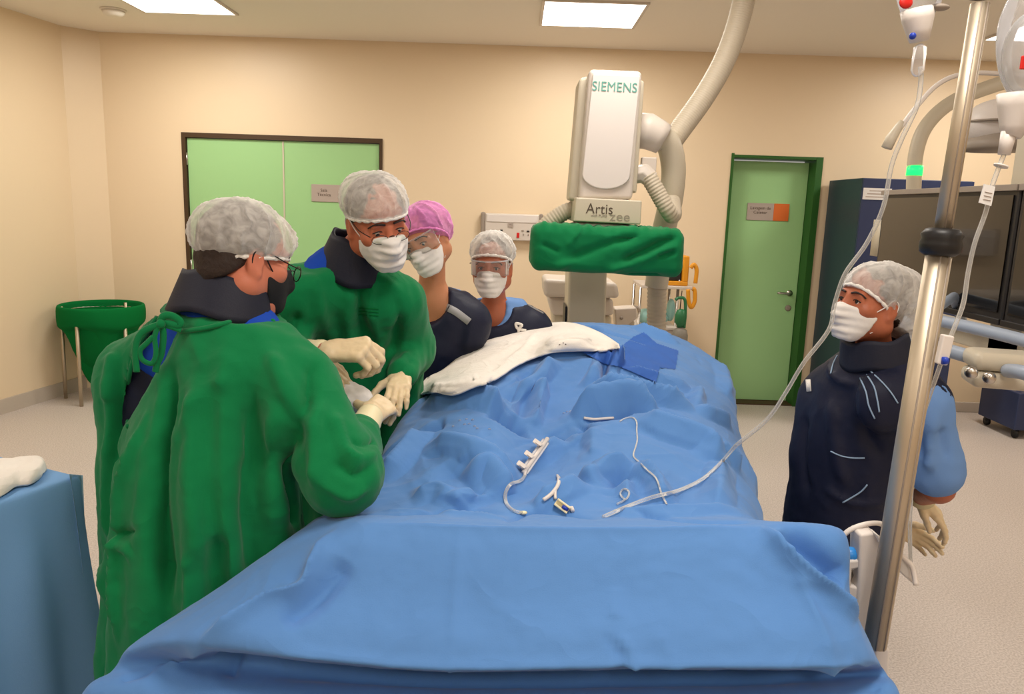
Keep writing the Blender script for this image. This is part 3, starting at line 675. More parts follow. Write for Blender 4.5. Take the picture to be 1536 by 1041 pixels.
# lower column and stand behind the table head
block([(853, 400), (911, 404), (906, 560), (848, 560)], 4.35, 0.3).build('c_arm_column', M['cream'], xm_, bevel=0.02)
block([(848, 460), (850, 460), (846, 560), (844, 560)], 4.36, 0.2).build('column_seam', M['black'], xm_, smooth=False)
block([(906, 460), (908, 460), (904, 560), (902, 560)], 4.36, 0.2).build('column_seam', M['black'], xm_, smooth=False)
block([(815, 418), (926, 424), (930, 448), (816, 446)], 4.9, 0.4).build('stand_head', M['white'], xm_, bevel=0.03)
block([(820, 444), (920, 448), (922, 474), (828, 474)], 5.0, 0.36).build('stand_block', M['white'], xm_, bevel=0.03)
block([(828, 470), (918, 474), (915, 520), (832, 520)], 5.05, 0.3).build('stand_block', M['cream'], xm_, bevel=0.02)
a = cpt(872, 500, 5.05); e = MB(); e.box((a[0]-0.22, 4.75, 0), (a[0]+0.18, 5.45, 0.18)); e.box((a[0]-0.18, 5.0, 0.18), (a[0]+0.18, 5.4, a[2]+0.05)); e.build('floor_stand', M['cream'], xm_, bevel=0.03)
e = MB(); e.box((0.33, 4.4, 0.2), (0.56, 5.1, 0.42)); e.box((0.33, 4.36, 0.2), (0.55, 4.62, 0.9)); e.build('c_arm_base', M['cream'], xm_, bevel=0.04)
# tubes and hoses
def ribbed(P, r, m, name, pitch=0.016, amp=0.06, n=18):
    P = spline(P, 40); L = np.cumsum([0]+[np.linalg.norm(P[i+1]-P[i]) for i in range(len(P)-1)]); k = int(L[-1]/pitch*4); s = np.linspace(0, L[-1], k)
    A = np.array(P); Q = np.stack([np.interp(s, L, A[:, i]) for i in range(3)], 1); rr = r*(1+amp*np.sin(s/pitch*2*PI))
    e = MB(); e.tube(list(Q), list(rr), n); return e.build(name, m, xm_)
Yt = YC+0.2
e = MB(); e.tube([cpt(955, 196, Yt), cpt(972, 197, Yt), cpt(986, 204, Yt), cpt(995, 209, Yt)], [0.085, 0.087, 0.080, 0.075], 24); e.build('elbow_joint', M['white'], xm_, label='white elbow joint')
e = MB(); e.tube(spline([cpt(978, 206, Yt+0.02), cpt(1000, 212, Yt+0.04), cpt(1010, 250, Yt+0.08), cpt(1006, 300, Yt+0.12), cpt(995, 350, Yt+0.2), cpt(988, 405, Yt+0.24), cpt(984, 430, Yt+0.25)], 8), 0.062, 20); e.build('bent_tube', M['greyp'] if 0 else M['cream'], xm_)
ribbed([cpt(986, 415, Yt+0.25), cpt(985, 460, Yt+0.26), cpt(984, 540, Yt+0.28), cpt(983, 640, Yt+0.3)], 0.052, M['hose'], 'ribbed_hose', 0.021, 0.05)
e = MB(); e.tube([cpt(953, 262, Yt-0.05), cpt(966, 260, Yt-0.06), cpt(978, 270, Yt-0.07)], [0.045, 0.05, 0.042], 8); e.box(cpt(966, 252, Yt)-np.array((0.02, 0.05, 0.02)), cpt(980, 237, Yt)+np.array((0.01, 0, 0.0))); e.build('hose_connector', M['white'], xm_, bevel=0.006)
ribbed([cpt(972, 264, Yt-0.07), cpt(986, 288, Yt-0.08), cpt(1002, 316, Yt-0.08), cpt(1010, 322, Yt-0.02), cpt(1008, 300, Yt+0.08)], 0.040, M['hose'], 'ribbed_hose', 0.016, 0.05)
ribbed([cpt(868, 312, Yt), cpt(848, 318, Yt), cpt(826, 332, Yt), cpt(806, 350, Yt)], 0.040, M['hose'], 'ribbed_hose', 0.016, 0.05)
top = cpt(1128, -20, YC+0.4)
ribbed([cpt(1000, 222, Yt+0.12), cpt(1022, 192, Yt+0.15), cpt(1056, 145, Yt+0.18), cpt(1084, 96, Yt+0.2), cpt(1104, 45, Yt+0.22), cpt(1118, -10, Yt+0.24), np.array((cpt(1126, -50, Yt+0.26)[0], Yt+0.26, CEIL))], 0.056, M['hose'], 'ceiling_hose', 0.012, 0.02)
# ------------------------------------------------------------------ equipment behind the table head, against the wall
YT = 5.9
p0 = cpt(1022, 432, YT)
tl = thing('equipment_trolley', 'white wheeled trolley by the back wall behind the ribbed hose', 'trolley', (1.22, 6.05, 0))
def shelf(z, x0, x1, nm='shelf'): e = MB(); e.box((x0, YT-0.02, z-0.025), (x1, YT+0.42, z)); return e.build(nm, M['white'], tl, bevel=0.005)
zs1 = cpt(1020, 429, YT)[2]; zs2 = cpt(1000, 490, YT)[2]
shelf(zs1, cpt(962, 428, YT)[0], cpt(1038, 432, YT)[0]); shelf(zs2, cpt(948, 488, YT)[0], cpt(1015, 490, YT)[0]); shelf(0.25, 0.95, 1.3)
e = MB(); e.box((cpt(960, 495, YT)[0], YT+0.02, 0.25), (cpt(1012, 495, YT)[0], YT+0.40, zs2-0.025)); e.build('drawer_cabinet', M['whiteplastic'], tl, bevel=0.01)
for x in (0.98, 1.27):
    for y in (YT+0.03, YT+0.36):
        e = MB(); e.cyl((x, y, 0.06), (x, y, zs1-0.02), 0.012, n=10); e.build('post', M['steel'], tl)
        e = MB(); e.lathe([(0.03, -0.012), (0.03, 0.012)], (x, y, 0.03), (1, 0, 0)); e.build('caster', M['black'], tl)
df = thing('defibrillator', 'amber and dark monitor device with loops of amber cable on trolley top shelf', 'medical device', (cpt(1018, 428, YT)[0], YT+0.1, zs1))
x0, x1 = cpt(1001, 400, YT)[0], cpt(1034, 400, YT)[0]
e = MB(); e.box((x0, YT, zs1), (x1, YT+0.25, zs1+0.035)); e.build('device_base', M['yellow'], df, bevel=0.008)
e = MB(); e.box((x0, YT+0.03, zs1+0.035), (x1-0.05, YT+0.22, zs1+0.15)); e.build('device_body', M['bezel'], df, bevel=0.01)
e = MB(); e.box((x1-0.045, YT+0.0, zs1+0.03), (x1, YT+0.2, zs1+0.23)); e.build('side_bracket', M['yellow'], df, bevel=0.01)
for pth in ([(1036, 402), (1041, 397), (1045, 405), (1043, 425)], [(1032, 434), (1033, 452), (1037, 461), (1042, 452), (1042, 436), (1039, 433)]):
    e = MB(); e.tube(spline([cpt(*q, YT-0.02) for q in pth], 6), 0.016, 10); e.build('cable_loop', M['yellow'], df)
e = MB(); e.lathe([(0.006, 0), (0.006, 0.004)], cpt(1019, 421, YT-0.005), (0, -1, 0)); e.build('indicator', M['paper'], df)
oc = thing('oxygen_cylinder', 'grey gas cylinder with a green regulator beside the white trolley', 'gas cylinder', (cpt(1020, 500, YT-0.12)[0], YT-0.12, 0))
xo = cpt(1020, 500, YT-0.12)[0]; zo = cpt(1020, 491, YT-0.12)[2]
e = MB(); e.lathe([(0.055, 0), (0.06, 0.02), (0.06, zo-0.06), (0.05, zo-0.02), (0.02, zo)], (xo, YT-0.12, 0)); e.build('cylinder_body', M['cyl'], oc)
e = MB(); e.lathe([(0.018, zo-0.005), (0.03, zo+0.02), (0.042, zo+0.04), (0.042, zo+0.10), (0.03, zo+0.13), (0.015, zo+0.14)], (xo-0.005, YT-0.12, 0)); e.build('regulator', M['o2green'], oc)
e = MB(); e.tube(spline([cpt(1013, 450, YT-0.12), cpt(1018, 447, YT-0.12), cpt(1027, 449, YT-0.12), cpt(1028, 470, YT-0.12), cpt(1026, 492, YT-0.12)], 6), 0.012, 10); e.build('carry_handle', M['o2green'], oc)
e = MB(); e.cyl(cpt(1023, 436, YT-0.1), cpt(1020, 464, YT-0.12), 0.004, n=8); e.build('gauge_line', M['brown'], oc)
ms = thing('breathing_mask_box', 'pale teal breathing bag lying on the trolley lower shelf', 'medical supply', (cpt(980, 480, YT)[0], YT+0.1, zs2))
e = MB(); e.ball(cpt(968, 474, YT+0.1), (0.07, 0.07, 0.06)); e.ball(cpt(1006, 465, YT+0.1), (0.035, 0.05, 0.09)); e.ball(cpt(985, 476, YT+0.1), (0.1, 0.06, 0.05)); e.build('breathing_bag', M['teale'], ms)
e = MB(); e.tube(spline([cpt(938, 464, YT), cpt(948, 460, YT), cpt(957, 462, YT), cpt(959, 468, YT)], 5), 0.012, 8); e.build('mask_hose', M['greyp'], ms)
wb2 = thing('tilted_console', 'white tilted control console between detector column and ribbed hose', 'console', (cpt(938, 480, 5.3)[0], 5.3, 0))
e = block([(922, 463), (955, 461), (957, 477), (925, 500)], 5.3, 0.15); e.build('console_box', M['white'], wb2, bevel=0.012)
x = cpt(940, 480, 5.38)[0]; z = cpt(940, 480, 5.38)[2]; e = MB(); e.box((x-0.05, 5.33, 0.03), (x+0.05, 5.42, z)); e.box((x-0.07, 5.25, 0), (x+0.2, 5.5, 0.05)); e.build('console_post', M['cream'], wb2, bevel=0.01)
e = MB(); e.lathe([(0.012, 0), (0.012, 0.006)], cpt(932, 477, 5.297), (0, -1, 0)); e.build('button', M['greyp'], wb2)
# ================================================================== operating table and its blue drape
tb = thing('operating_table', 'narrow operating table hidden under the big blue drape', 'table', (0.2, 2.35, 0))
e = MB(); ta = math.radians(-6); R = np.array(((math.cos(ta), -math.sin(ta), 0), (math.sin(ta), math.cos(ta), 0), (0, 0, 1)))
e.box((-0.25, -0.80, 0.76), (0.25, 0.72, 0.83), R, (0.2, 2.35, 0)); e.build('tabletop', M['black'], tb, bevel=0.02)
e = MB(); e.box((-0.14, 0.1, 0.08), (0.14, 0.6, 0.76), R, (0.2, 2.35, 0)); e.box((-0.22, -0.1, 0.0), (0.22, 0.75, 0.08), R, (0.2, 2.35, 0)); e.build('pedestal', M['cream'], tb, bevel=0.02)
DR = [  # rows near -> far; 7 top points (px, py, value): value below 0.2 never used; 'Y' rows give distance, 'z' rows give height
 ('Y', [(70, 1300, 1.30), (290, 1320, 1.22), (480, 1330, 1.20), (680, 1335, 1.20), (940, 1335, 1.20), (1220, 1325, 1.21), (1385, 1290, 1.27)]),
 ('Y', [(118, 1062, 1.31), (300, 1078, 1.255), (480, 1085, 1.245), (680, 1088, 1.245), (940, 1088, 1.245), (1235, 1080, 1.245), (1352, 1062, 1.29)]),
 ('Y', [(172, 1003, 1.36), (312, 990, 1.36), (480, 1005, 1.36), (668, 1016, 1.36), (938, 1014, 1.36), (1243, 1012, 1.36), (1328, 1010, 1.35)]),
 ('Y', [(207, 960, 1.37), (306, 961, 1.275), (480, 978, 1.268), (662, 993, 1.265), (934, 990, 1.265), (1245, 992, 1.265), (1314, 985, 1.32)]),
 ('Y', [(330, 880, 1.47), (398, 880, 1.37), (525, 886, 1.355), (674, 892, 1.35), (928, 890, 1.35), (1200, 890, 1.35), (1278, 900, 1.39)]),
 ('Y', [(460, 787, 1.58), (527, 784, 1.48), (600, 789, 1.455), (690, 794, 1.45), (920, 796, 1.45), (1142, 792, 1.455), (1257, 792, 1.47)]),
 ('Y', [(486, 772, 1.67), (548, 768, 1.62), (640, 766, 1.60), (720, 770, 1.585), (880, 769, 1.585), (1100, 772, 1.60), (1150, 800, 1.62)]),
 ('z', [(560, 718, .925), (632, 733, .965), (722, 732, .985), (805, 738, .955), (900, 732, .985), (1060, 727, .975), (1131, 752, .90)]),
 ('z', [(576, 690, .935), (652, 680, 1.0), (730, 676, 1.02), (820, 690, .97), (940, 672, 1.02), (1060, 672, 1.0), (1121, 692, .92)]),
 ('z', [(592, 652, .955), (667, 628, 1.04), (742, 622, 1.06), (818, 650, 1.0), (922, 628, 1.05), (1042, 634, 1.02), (1101, 642, .94)]),
 ('z', [(625, 602, .985), (692, 585, 1.06), (762, 582, 1.08), (832, 592, 1.05), (922, 580, 1.08), (1032, 586, 1.04), (1096, 602, .96)]),
 ('z', [(655, 562, 1.01), (717, 540, 1.10), (782, 535, 1.12), (852, 535, 1.13), (932, 535, 1.12), (1022, 541, 1.07), (1089, 557, .985)]),
 ('z', [(700, 526, 1.03), (747, 511, 1.10), (802, 503, 1.13), (862, 501, 1.145), (936, 504, 1.13), (1012, 513, 1.075), (1067, 534, 1.0)]),
 ('z', [(748, 500, 1.045), (792, 490, 1.10), (832, 486, 1.12), (872, 484, 1.125), (922, 486, 1.115), (967, 490, 1.08), (1012, 506, 1.02)])]
def drape_mesh(NU, NV):
    rows = []
    for i, (mode, pts) in enumerate(DR):
        P = [atY(*p) if mode == 'Y' else atZ(*p) for p in pts]
        if i < 6:
            L = [P[0]+np.array((0.05, 0.30, -0.26)), P[0]+np.array((0.0, 0.11, -0.10))]; Rr = [P[-1]+np.array((0.0, 0.08, -0.07)), P[-1]+np.array((-0.02, 0.24, -0.26))]
            if i == 5: L = [P[0]+np.array((0.0, 0.14, -0.24)), P[0]+np.array((-0.01, 0.07, -0.08))]
        else:
            L = [P[0]+np.array((0.03, 0.02, -0.40)), P[0]+np.array((-0.006, 0.0, -0.09))]; Rr = [P[-1]+np.array((0.025, 0.0, -0.10)), P[-1]+np.array((0.05, 0.01, -0.46))]
        rows.append(L+P+Rr)
    far = rows[-1]; rows.append([p+np.array((0, 0.10, -0.07)) for p in far]); rows.append([p+np.array((0, 0.14, -0.45)) for p in far])
    G = []
    for r in rows:
        s = spline(r, 24); s = np.array(s); t = np.linspace(0, len(s)-1, NU); k = np.minimum(t.astype(int), len(s)-2); f = (t-k)[:, None]
        G.append(s[k]*(1-f)+s[k+1]*f)
    G = np.array(G); out = []
    cols = np.array(spline([G[i] for i in range(len(G))], 24)); t = np.linspace(0, len(cols)-1, NV); k = np.minimum(t.astype(int), len(cols)-2); f = (t-k)[:, None, None]
    Gd = cols[k]*(1-f)+cols[k+1]*f
    V = Gd.reshape(-1, 3); i = np.arange(NV-1)[:, None]*NU+np.arange(NU-1)[None, :]
    F = np.stack((i, i+1, i+NU+1, i+NU), -1).reshape(-1, 4)
    return V, F
NU, NV = 361, 487
V, F = drape_mesh(NU, NV); DB = bvh_of(V, F)
def cr(x, y): return (540+x/2.4, 460+y/2.4)    # crop coordinates of the traced fold lines
DF = [
 # near face: sharp packing folds
 ([(306, 961), (480, 978), (660, 993), (930, 990), (1245, 992), (1300, 1000)], 0.012, 0.007, 1),
 ([(330, 978), (480, 1002), (700, 1018), (1000, 1012), (1240, 1012)], -0.010, 0.022),
 ([(560, 786), (690, 794), (920, 797), (1140, 793)], 0.006, 0.012, 1),
 ([(1142, 795), (1180, 835), (1225, 880), (1282, 930)], 0.026, 0.014, 1),
 ([(1170, 792), (1225, 835), (1272, 880)], -0.026, 0.026),
 ([(1190, 860), (1220, 920), (1246, 990)], 0.008, 0.012, 1),
 ([(500, 800), (470, 850), (450, 885), (400, 905), (340, 942), (306, 960)], 0.018, 0.012, 1),
 ([(520, 840), (470, 900), (420, 930)], -0.012, 0.024),
 ([(690, 798), (684, 880), (676, 990)], 0.0035, 0.008, 1), ([(676, 1000), (672, 1041)], 0.005, 0.010, 1),
 ([(925, 880), (922, 930)], 0.003, 0.008, 1), ([(905, 950), (930, 985), (938, 1030)], -0.006, 0.008, 1), ([(925, 950), (950, 990), (945, 1040)], 0.005, 0.008, 1), ([(980, 940), (1010, 990), (1040, 1041)], 0.003, 0.012, 1),
 ([(1246, 995), (1250, 1041)], 0.012, 0.014, 1), ([(1262, 1000), (1320, 1030)], -0.008, 0.014, 1),
 ([(306, 962), (260, 1000), (210, 1041)], 0.010, 0.016, 1), ([(330, 980), (360, 1000)], -0.012, 0.02),
 ([(426, 808), (456, 809)], -0.006, 0.006, 1), ([(180, 1020), (230, 1010)], -0.004, 0.01),
 ([(480, 776), (600, 772), (700, 764), (752, 772)], -0.008, 0.012), ([(560, 770), (680, 772), (760, 778)], 0.006, 0.008, 1),
 ([(760, 782), (790, 768), (850, 770), (900, 778)], -0.010, 0.010, 1), ([(950, 772), (1040, 782), (1130, 782)], -0.006, 0.012), ([(900, 768), (1000, 772), (1120, 770)], 0.006, 0.010, 1),
 # patient area, crest (+) and valley (-) lines
 ([cr(70, 440), cr(150, 390), cr(250, 345), cr(350, 350), cr(430, 352), cr(520, 385), cr(580, 420)], 0.018, 0.014, 1),
 ([cr(470, 375), cr(540, 410), cr(610, 445)], -0.022, 0.018),
 ([cr(100, 400), cr(180, 350), cr(260, 320)], -0.014, 0.016), ([cr(90, 340), cr(200, 330), cr(320, 300), cr(420, 270)], -0.018, 0.020),
 ([cr(650, 262), cr(640, 330), cr(618, 430)], 0.014, 0.010, 1), ([cr(625, 290), cr(605, 360), cr(590, 400)], -0.010, 0.014),
 ([cr(700, 190), cr(640, 250), cr(560, 300)], 0.012, 0.014, 1), ([cr(640, 180), cr(720, 165), cr(860, 162)], 0.014, 0.012, 1),
 ([cr(905, 165), cr(925, 190), cr(900, 240), cr(888, 285)], 0.016, 0.008, 1), ([cr(880, 190), cr(884, 240), cr(888, 275)], -0.020, 0.010, 1), ([cr(885, 170), cr(860, 230), cr(815, 300)], 0.012, 0.010, 1),
 ([cr(815, 303), cr(920, 310), cr(1060, 340), cr(1195, 372)], 0.016, 0.012, 1), ([cr(900, 290), cr(1000, 300), cr(1190, 345)], -0.014, 0.018), ([cr(930, 230), cr(1060, 270), cr(1200, 310)], 0.008, 0.014, 1),
 ([cr(1200, 375), cr(1212, 340), cr(1215, 300)], 0.008, 0.010, 1), ([cr(1200, 380), cr(1300, 410), cr(1330, 430)], 0.008, 0.012, 1),
 ([cr(760, 400), cr(860, 365), cr(985, 350), cr(1070, 382)], 0.020, 0.012, 1), ([cr(800, 405), cr(900, 392), cr(990, 376), cr(1060, 390)], -0.020, 0.012),
 ([cr(720, 480), cr(640, 500), cr(800, 425)][::2], 0.010, 0.012, 1), ([cr(690, 500), cr(760, 455), cr(830, 420)], -0.016, 0.016),
 ([cr(830, 430), cr(730, 490), cr(640, 540), cr(590, 560)], 0.010, 0.014, 1),
 ([cr(1000, 400), cr(1080, 450), cr(1200, 490), cr(1250, 520), cr(1270, 570)], 0.014, 0.018, 1), ([cr(1040, 380), cr(1150, 420), cr(1300, 500)], -0.010, 0.02),
 ([cr(1255, 515), cr(1310, 545), cr(1360, 575)], 0.010, 0.010, 1), ([cr(1300, 560), cr(1290, 640), cr(1280, 740)], 0.008, 0.014, 1),
 ([cr(840, 440), cr(845, 500), cr(830, 560)], 0.006, 0.012), ([cr(990, 570), cr(1060, 640), cr(1100, 730)], 0.012, 0.012, 1), ([cr(820, 640), cr(900, 585), cr(990, 590)], 0.014, 0.014, 1), ([cr(830, 625), cr(900, 610), cr(980, 620)], -0.010, 0.016),
 ([cr(810, 640), cr(720, 690), cr(620, 720)], 0.010, 0.012, 1), ([cr(950, 620), cr(960, 690), cr(930, 700)], 0.007, 0.008),
 ([cr(230, 520), cr(320, 500), cr(480, 560), cr(560, 640)], 0.010, 0.014, 1), ([cr(380, 600), cr(460, 570), cr(500, 620), cr(540, 680)], 0.009, 0.010, 1), ([cr(300, 560), cr(420, 640), cr(500, 700)], -0.008, 0.02),
 ([cr(60, 640), cr(160, 560), cr(240, 440)], 0.012, 0.014, 1), ([cr(80, 560), cr(170, 490), cr(210, 450)], -0.012, 0.014), ([cr(210, 470), cr(260, 440), cr(310, 420)], -0.010, 0.012),
 ([cr(330, 720), cr(360, 680), cr(420, 660)], 0.006, 0.012), ([cr(180, 690), cr(280, 660), cr(350, 700)], 0.006, 0.014),
 ([cr(1000, 80), cr(1040, 100), cr(1150, 140), cr(1290, 190)], 0.010, 0.014, 1), ([cr(800, 70), cr(900, 95), cr(1010, 120)], -0.010, 0.014),
 ([cr(1240, 180), cr(1300, 230), cr(1320, 330)], 0.006, 0.014), ([cr(520, 330), cr(580, 270), cr(640, 200)], -0.010, 0.016),
]
BASE = V.reshape(NV, NU, 3).copy()
NEARF = 24
V = folds(V, F, DF[:NEARF], DB, 1.9); V = tents(V, F, DF[NEARF:], DB, 4.0, 3.4)
N = vnormals(V, F); rowY = BASE.reshape(-1, 3)[:, 1]; far = np.clip((rowY-1.52)/0.15, 0.0, 1)
V = V+N*(far*(0.012*(0.5-np.abs(fbm(V*np.array((1, 0.8, 1)), 4.5, 5)))))[:, None]
G = V.reshape(NV, NU, 3); sg = (1.001+0.012*far).reshape(NV, NU)
c2 = (slice(None, None, 2), slice(None, None, 2))
Gc = relax(G[c2], G[c2], sg[c2], 60, 0.25, 0.03)
def upg(A, nv, nu):
    v = np.linspace(0, A.shape[0]-1, nv); u = np.linspace(0, A.shape[1]-1, nu)
    def ip(A, t):
        k = np.clip(t.astype(int), 0, A.shape[0]-2); f = (t-k)[:, None, None]; p0 = A[np.maximum(k-1, 0)]; p1 = A[k]; p2 = A[k+1]; p3 = A[np.minimum(k+2, A.shape[0]-1)]
        return 0.5*(2*p1+(p2-p0)*f+(2*p0-5*p1+4*p2-p3)*f*f+(3*p1-p0-3*p2+p3)*f**3)
    A = ip(A, v); return ip(A.transpose(1, 0, 2), u).transpose(1, 0, 2)
nv, nu = Gc.shape[:2]; dG = Gc-G[c2]
vi = np.linspace(0, nv-1, NV); 
G1 = G+upg(dG, NV, NU)*1.0
G1 = relax(G1, G, sg*0.0+1.004, 15, 0.25, 0.012, G1)
G2 = G1
V = G2.reshape(-1, 3)
i = np.arange(NV-1)[:, None]*NU+np.arange(NU-1)[None, :]; F = np.stack((i, i+1, i+NU+1, i+NU), -1).reshape(-1, 4)
rnd = random.Random(5); CRS = [(l[0], l[1]*0.30, 0.006, 1) for l in DF[NEARF:] if l[1] > 0]
for k in range(46):
    x, y = rnd.uniform(590, 1090), rnd.uniform(530, 750); a = rnd.uniform(0, PI); L_ = rnd.uniform(25, 75); dx, dy = math.cos(a)*L_, math.sin(a)*L_*0.5
    CRS.append(([(x, y), (x+dx*0.5+rnd.uniform(-6, 6), y+dy*0.5+rnd.uniform(-4, 4)), (x+dx, y+dy)], rnd.choice((1, 1, -1))*rnd.uniform(0.003, 0.006), rnd.uniform(0.005, 0.011), 1))
V = folds(V, F, CRS)
N = vnormals(V, F); V = V+N*(0.001*fbm(V, 30, 9))[:, None]
dr = build('surgical_drape', V, F, M['drape'])
tag(dr, 'large blue surgical drape spread over the patient and operating table', 'surgical drape')
DB = bvh_of(V, F)
def on(px, py, off=0.006):
    h = hit(DB, px, py)
    if h is None: return None
    d = nrm(ray(px, py)); return h[0]-d*off
def onP(pts, off=0.006, n=5):
    P = [on(x, y, off) for x, y in [(p[0], p[1]) for p in spline([np.array(q, float) for q in pts], n)]]
    P = [p for p in P if p is not None]
    for _ in range(2): P = [P[0]]+[0.5*P[i]+0.25*(P[i-1]+P[i+1]) for i in range(1, len(P)-1)]+[P[-1]]
    return P
def patch(poly, off, m, name, parent, grid=0.5, pick=None):
    # flat film following the drape: pixel-space grid inside the outline, laid on the cloth
    xs = np.array([p[0] for p in poly]); ys = np.array([p[1] for p in poly]); st = 1.25
    gx = np.arange(xs.min(), xs.max()+st, st); gy = np.arange(ys.min(), ys.max()+st, st); idx = {}; V = []; F = []
    def ins(x, y):
        c = False; j = len(poly)-1
        for i in range(len(poly)):
            if (poly[i][1] > y) != (poly[j][1] > y) and x < (poly[j][0]-poly[i][0])*(y-poly[i][1])/(poly[j][1]-poly[i][1])+poly[i][0]: c = not c
            j = i
        return c
    for a in range(len(gx)):
        for b in range(len(gy)):
            p = on(gx[a], gy[b], off)
            if p is not None: idx[a, b] = len(V); V.append(p)
    for a in range(len(gx)-1):
        for b in range(len(gy)-1):
            q = [(a, b), (a, b+1), (a+1, b+1), (a+1, b)]
            if all(k in idx for k in q) and ins(gx[a]+st/2, gy[b]+st/2):
                P = [V[idx[k]] for k in q]
                if max(np.linalg.norm(P[i]-P[i-1]) for i in range(4)) < 0.2: F.append(tuple(idx[k] for k in q))
    used = sorted({i for f in F for i in f}); mp = {u: i for i, u in enumerate(used)}
    return build(name, [V[u] for u in used], [tuple(mp[i] for i in f) for f in F], m, parent)
ORG[dr] = ORG[dr]
patch([(870, 526), (926, 524), (950, 505), (966, 498), (985, 515), (1018, 526), (1013, 554), (990, 551), (984, 573), (930, 550), (905, 545)], 0.009, M['tape'], 'adhesive_patch', dr).__setitem__('label', 'deeper blue cross-shaped adhesive patch')
# ---- white towel
up = [(628, 588), (640, 568), (665, 555), (700, 527), (735, 508), (775, 494), (812, 486), (850, 484), (878, 490), (905, 502), (928, 517)]
dn = [(631, 592), (652, 589), (680, 593), (712, 581), (742, 570), (775, 549), (800, 537), (832, 529), (868, 527), (902, 527), (929, 523)]
U = np.array(spline([np.array(p, float) for p in up], 10)); W = np.array(spline([np.array(p, float) for p in dn], 10)); nu = len(U); nw = 26
V = np.zeros((nw, nu, 3)); ok = np.zeros((nw, nu), bool)
for j in range(nu):
    for i in range(nw):
        q = W[j]+(U[j]-W[j])*i/(nw-1); h = on(q[0], q[1], 0.0)
        if h is not None: V[i, j] = h; ok[i, j] = True
for j in range(nu):
    ks = np.nonzero(ok[:, j])[0]
    for i in range(nw):
        if not ok[i, j]:
            if len(ks): Y = V[ks[np.argmin(abs(ks-i))], j][1]+0.01
            else: Y = V[:, j-1][:, 1].mean()
            q = W[j]+(U[j]-W[j])*i/(nw-1); V[i, j] = atY(q[0], q[1], Y)
Y = V.copy()
for _ in range(30):
    Z = V.copy(); Z[1:-1, 1:-1] = 0.25*(V[2:, 1:-1]+V[:-2, 1:-1]+V[1:-1, 2:]+V[1:-1, :-2]); V = 0.4*V+0.6*Z
tt = np.linspace(0, 1, nw)[:, None]; edge = np.clip(np.minimum(tt, 1-tt)*8, 0.25, 1)*np.ones((1, nu))
FV = V.reshape(-1, 3); dirc = np.array([nrm(CAM-p) for p in FV])
FV = FV+dirc*(0.030*edge.reshape(-1)+0.012*(1-np.abs(fbm(FV, 12, 4)))+0.004*fbm(FV, 34, 6))[:, None]
i = np.arange(nw-1)[:, None]*nu+np.arange(nu-1)[None, :]; F = np.stack((i, i+1, i+nu+1, i+nu), -1).reshape(-1, 4)
FV2 = folds(FV, F, [([(650, 575), (720, 545), (800, 510), (860, 498)], 0.006, 0.010, 1), ([(660, 585), (730, 560), (790, 530), (850, 515), (915, 518)], 0.007, 0.010, 1), ([(700, 545), (760, 515), (830, 492)], -0.006, 0.010), ([(690, 575), (760, 545), (830, 518)], -0.007, 0.012), ([(860, 490), (880, 510), (900, 520)], 0.006, 0.008, 1), ([(745, 560), (790, 520), (800, 500)], 0.007, 0.008, 1)], None, 1.6)
for k_, p_ in enumerate(FV2):
    d_ = nrm(p_-CAM); l_, n_, ii_, t_ = DB.ray_cast(Vector(CAM), Vector(d_))
    if l_ is not None and t_ < np.linalg.norm(p_-CAM)+0.024: FV2[k_] = CAM+d_*(t_-0.024)
for _ in range(1):
    Z_ = FV2.reshape(nw, nu, 3); Z_[1:-1, 1:-1] = 0.5*Z_[1:-1, 1:-1]+0.125*(Z_[2:, 1:-1]+Z_[:-2, 1:-1]+Z_[1:-1, 2:]+Z_[1:-1, :-2])
    FV2 = Z_.reshape(-1, 3)
wt = thing('towel', 'crumpled white cotton towel along the far left edge of the blue drape', 'towel', FV2.mean(0))
build('towel_cloth', FV2, F, M['cloth'], wt, solid=0.006)
TB = bvh_of(FV2, F); dco = np.empty(len(dr.data.vertices)*3, np.float32); dr.data.vertices.foreach_get('co', dco); dco = dco.reshape(-1, 3); w_ = dco+ORG[dr]; lo_, hi_ = FV2.min(0)-0.03, FV2.max(0)+0.03
for k_ in np.nonzero(np.all((w_ > lo_) & (w_ < hi_), 1))[0]:   # the cloth settles under the towel's weight
    l_, n_, i_, d_ = TB.find_nearest(Vector(w_[k_]), 0.03)
    if l_ is not None: dco[k_] -= nrm(CAM-w_[k_])*0.032*(1-d_/0.03)+np.array((0, 0, 0.006*(1-d_/0.03)))
dr.data.vertices.foreach_set('co', dco.ravel()); dr.data.update()
e = MB(); e.ball(atY(924, 520, FV2[FV2[:, 0].argmax()][1]-0.015), (0.02, 0.014, 0.013)); e.build('rolled_corner', M['cloth'], wt)
q = on(778, 500, 0.02); e = MB(); e.tube(spline([q, q+np.array((0.0, 0, 0.02)), q+np.array((0.012, 0, 0.034)), q+np.array((-0.012, 0, 0.04)), q+np.array((-0.005, 0, 0.02)), q+np.array((0.03, 0, 0.012))], 5), 0.006, 8); e.build('tie_knot', M['cloth'], wt)
q = on(843, 517, 0.05); e = MB()
for dx, dz in ((-0.008, 0), (0.004, 0.006), (0.012, 0.002)): e.ball(q+np.array((dx, 0, dz)), (0.003, 0.002, 0.0016), n=6)
e.build('stain_spot', M['brown'], wt, label='small brown stain')
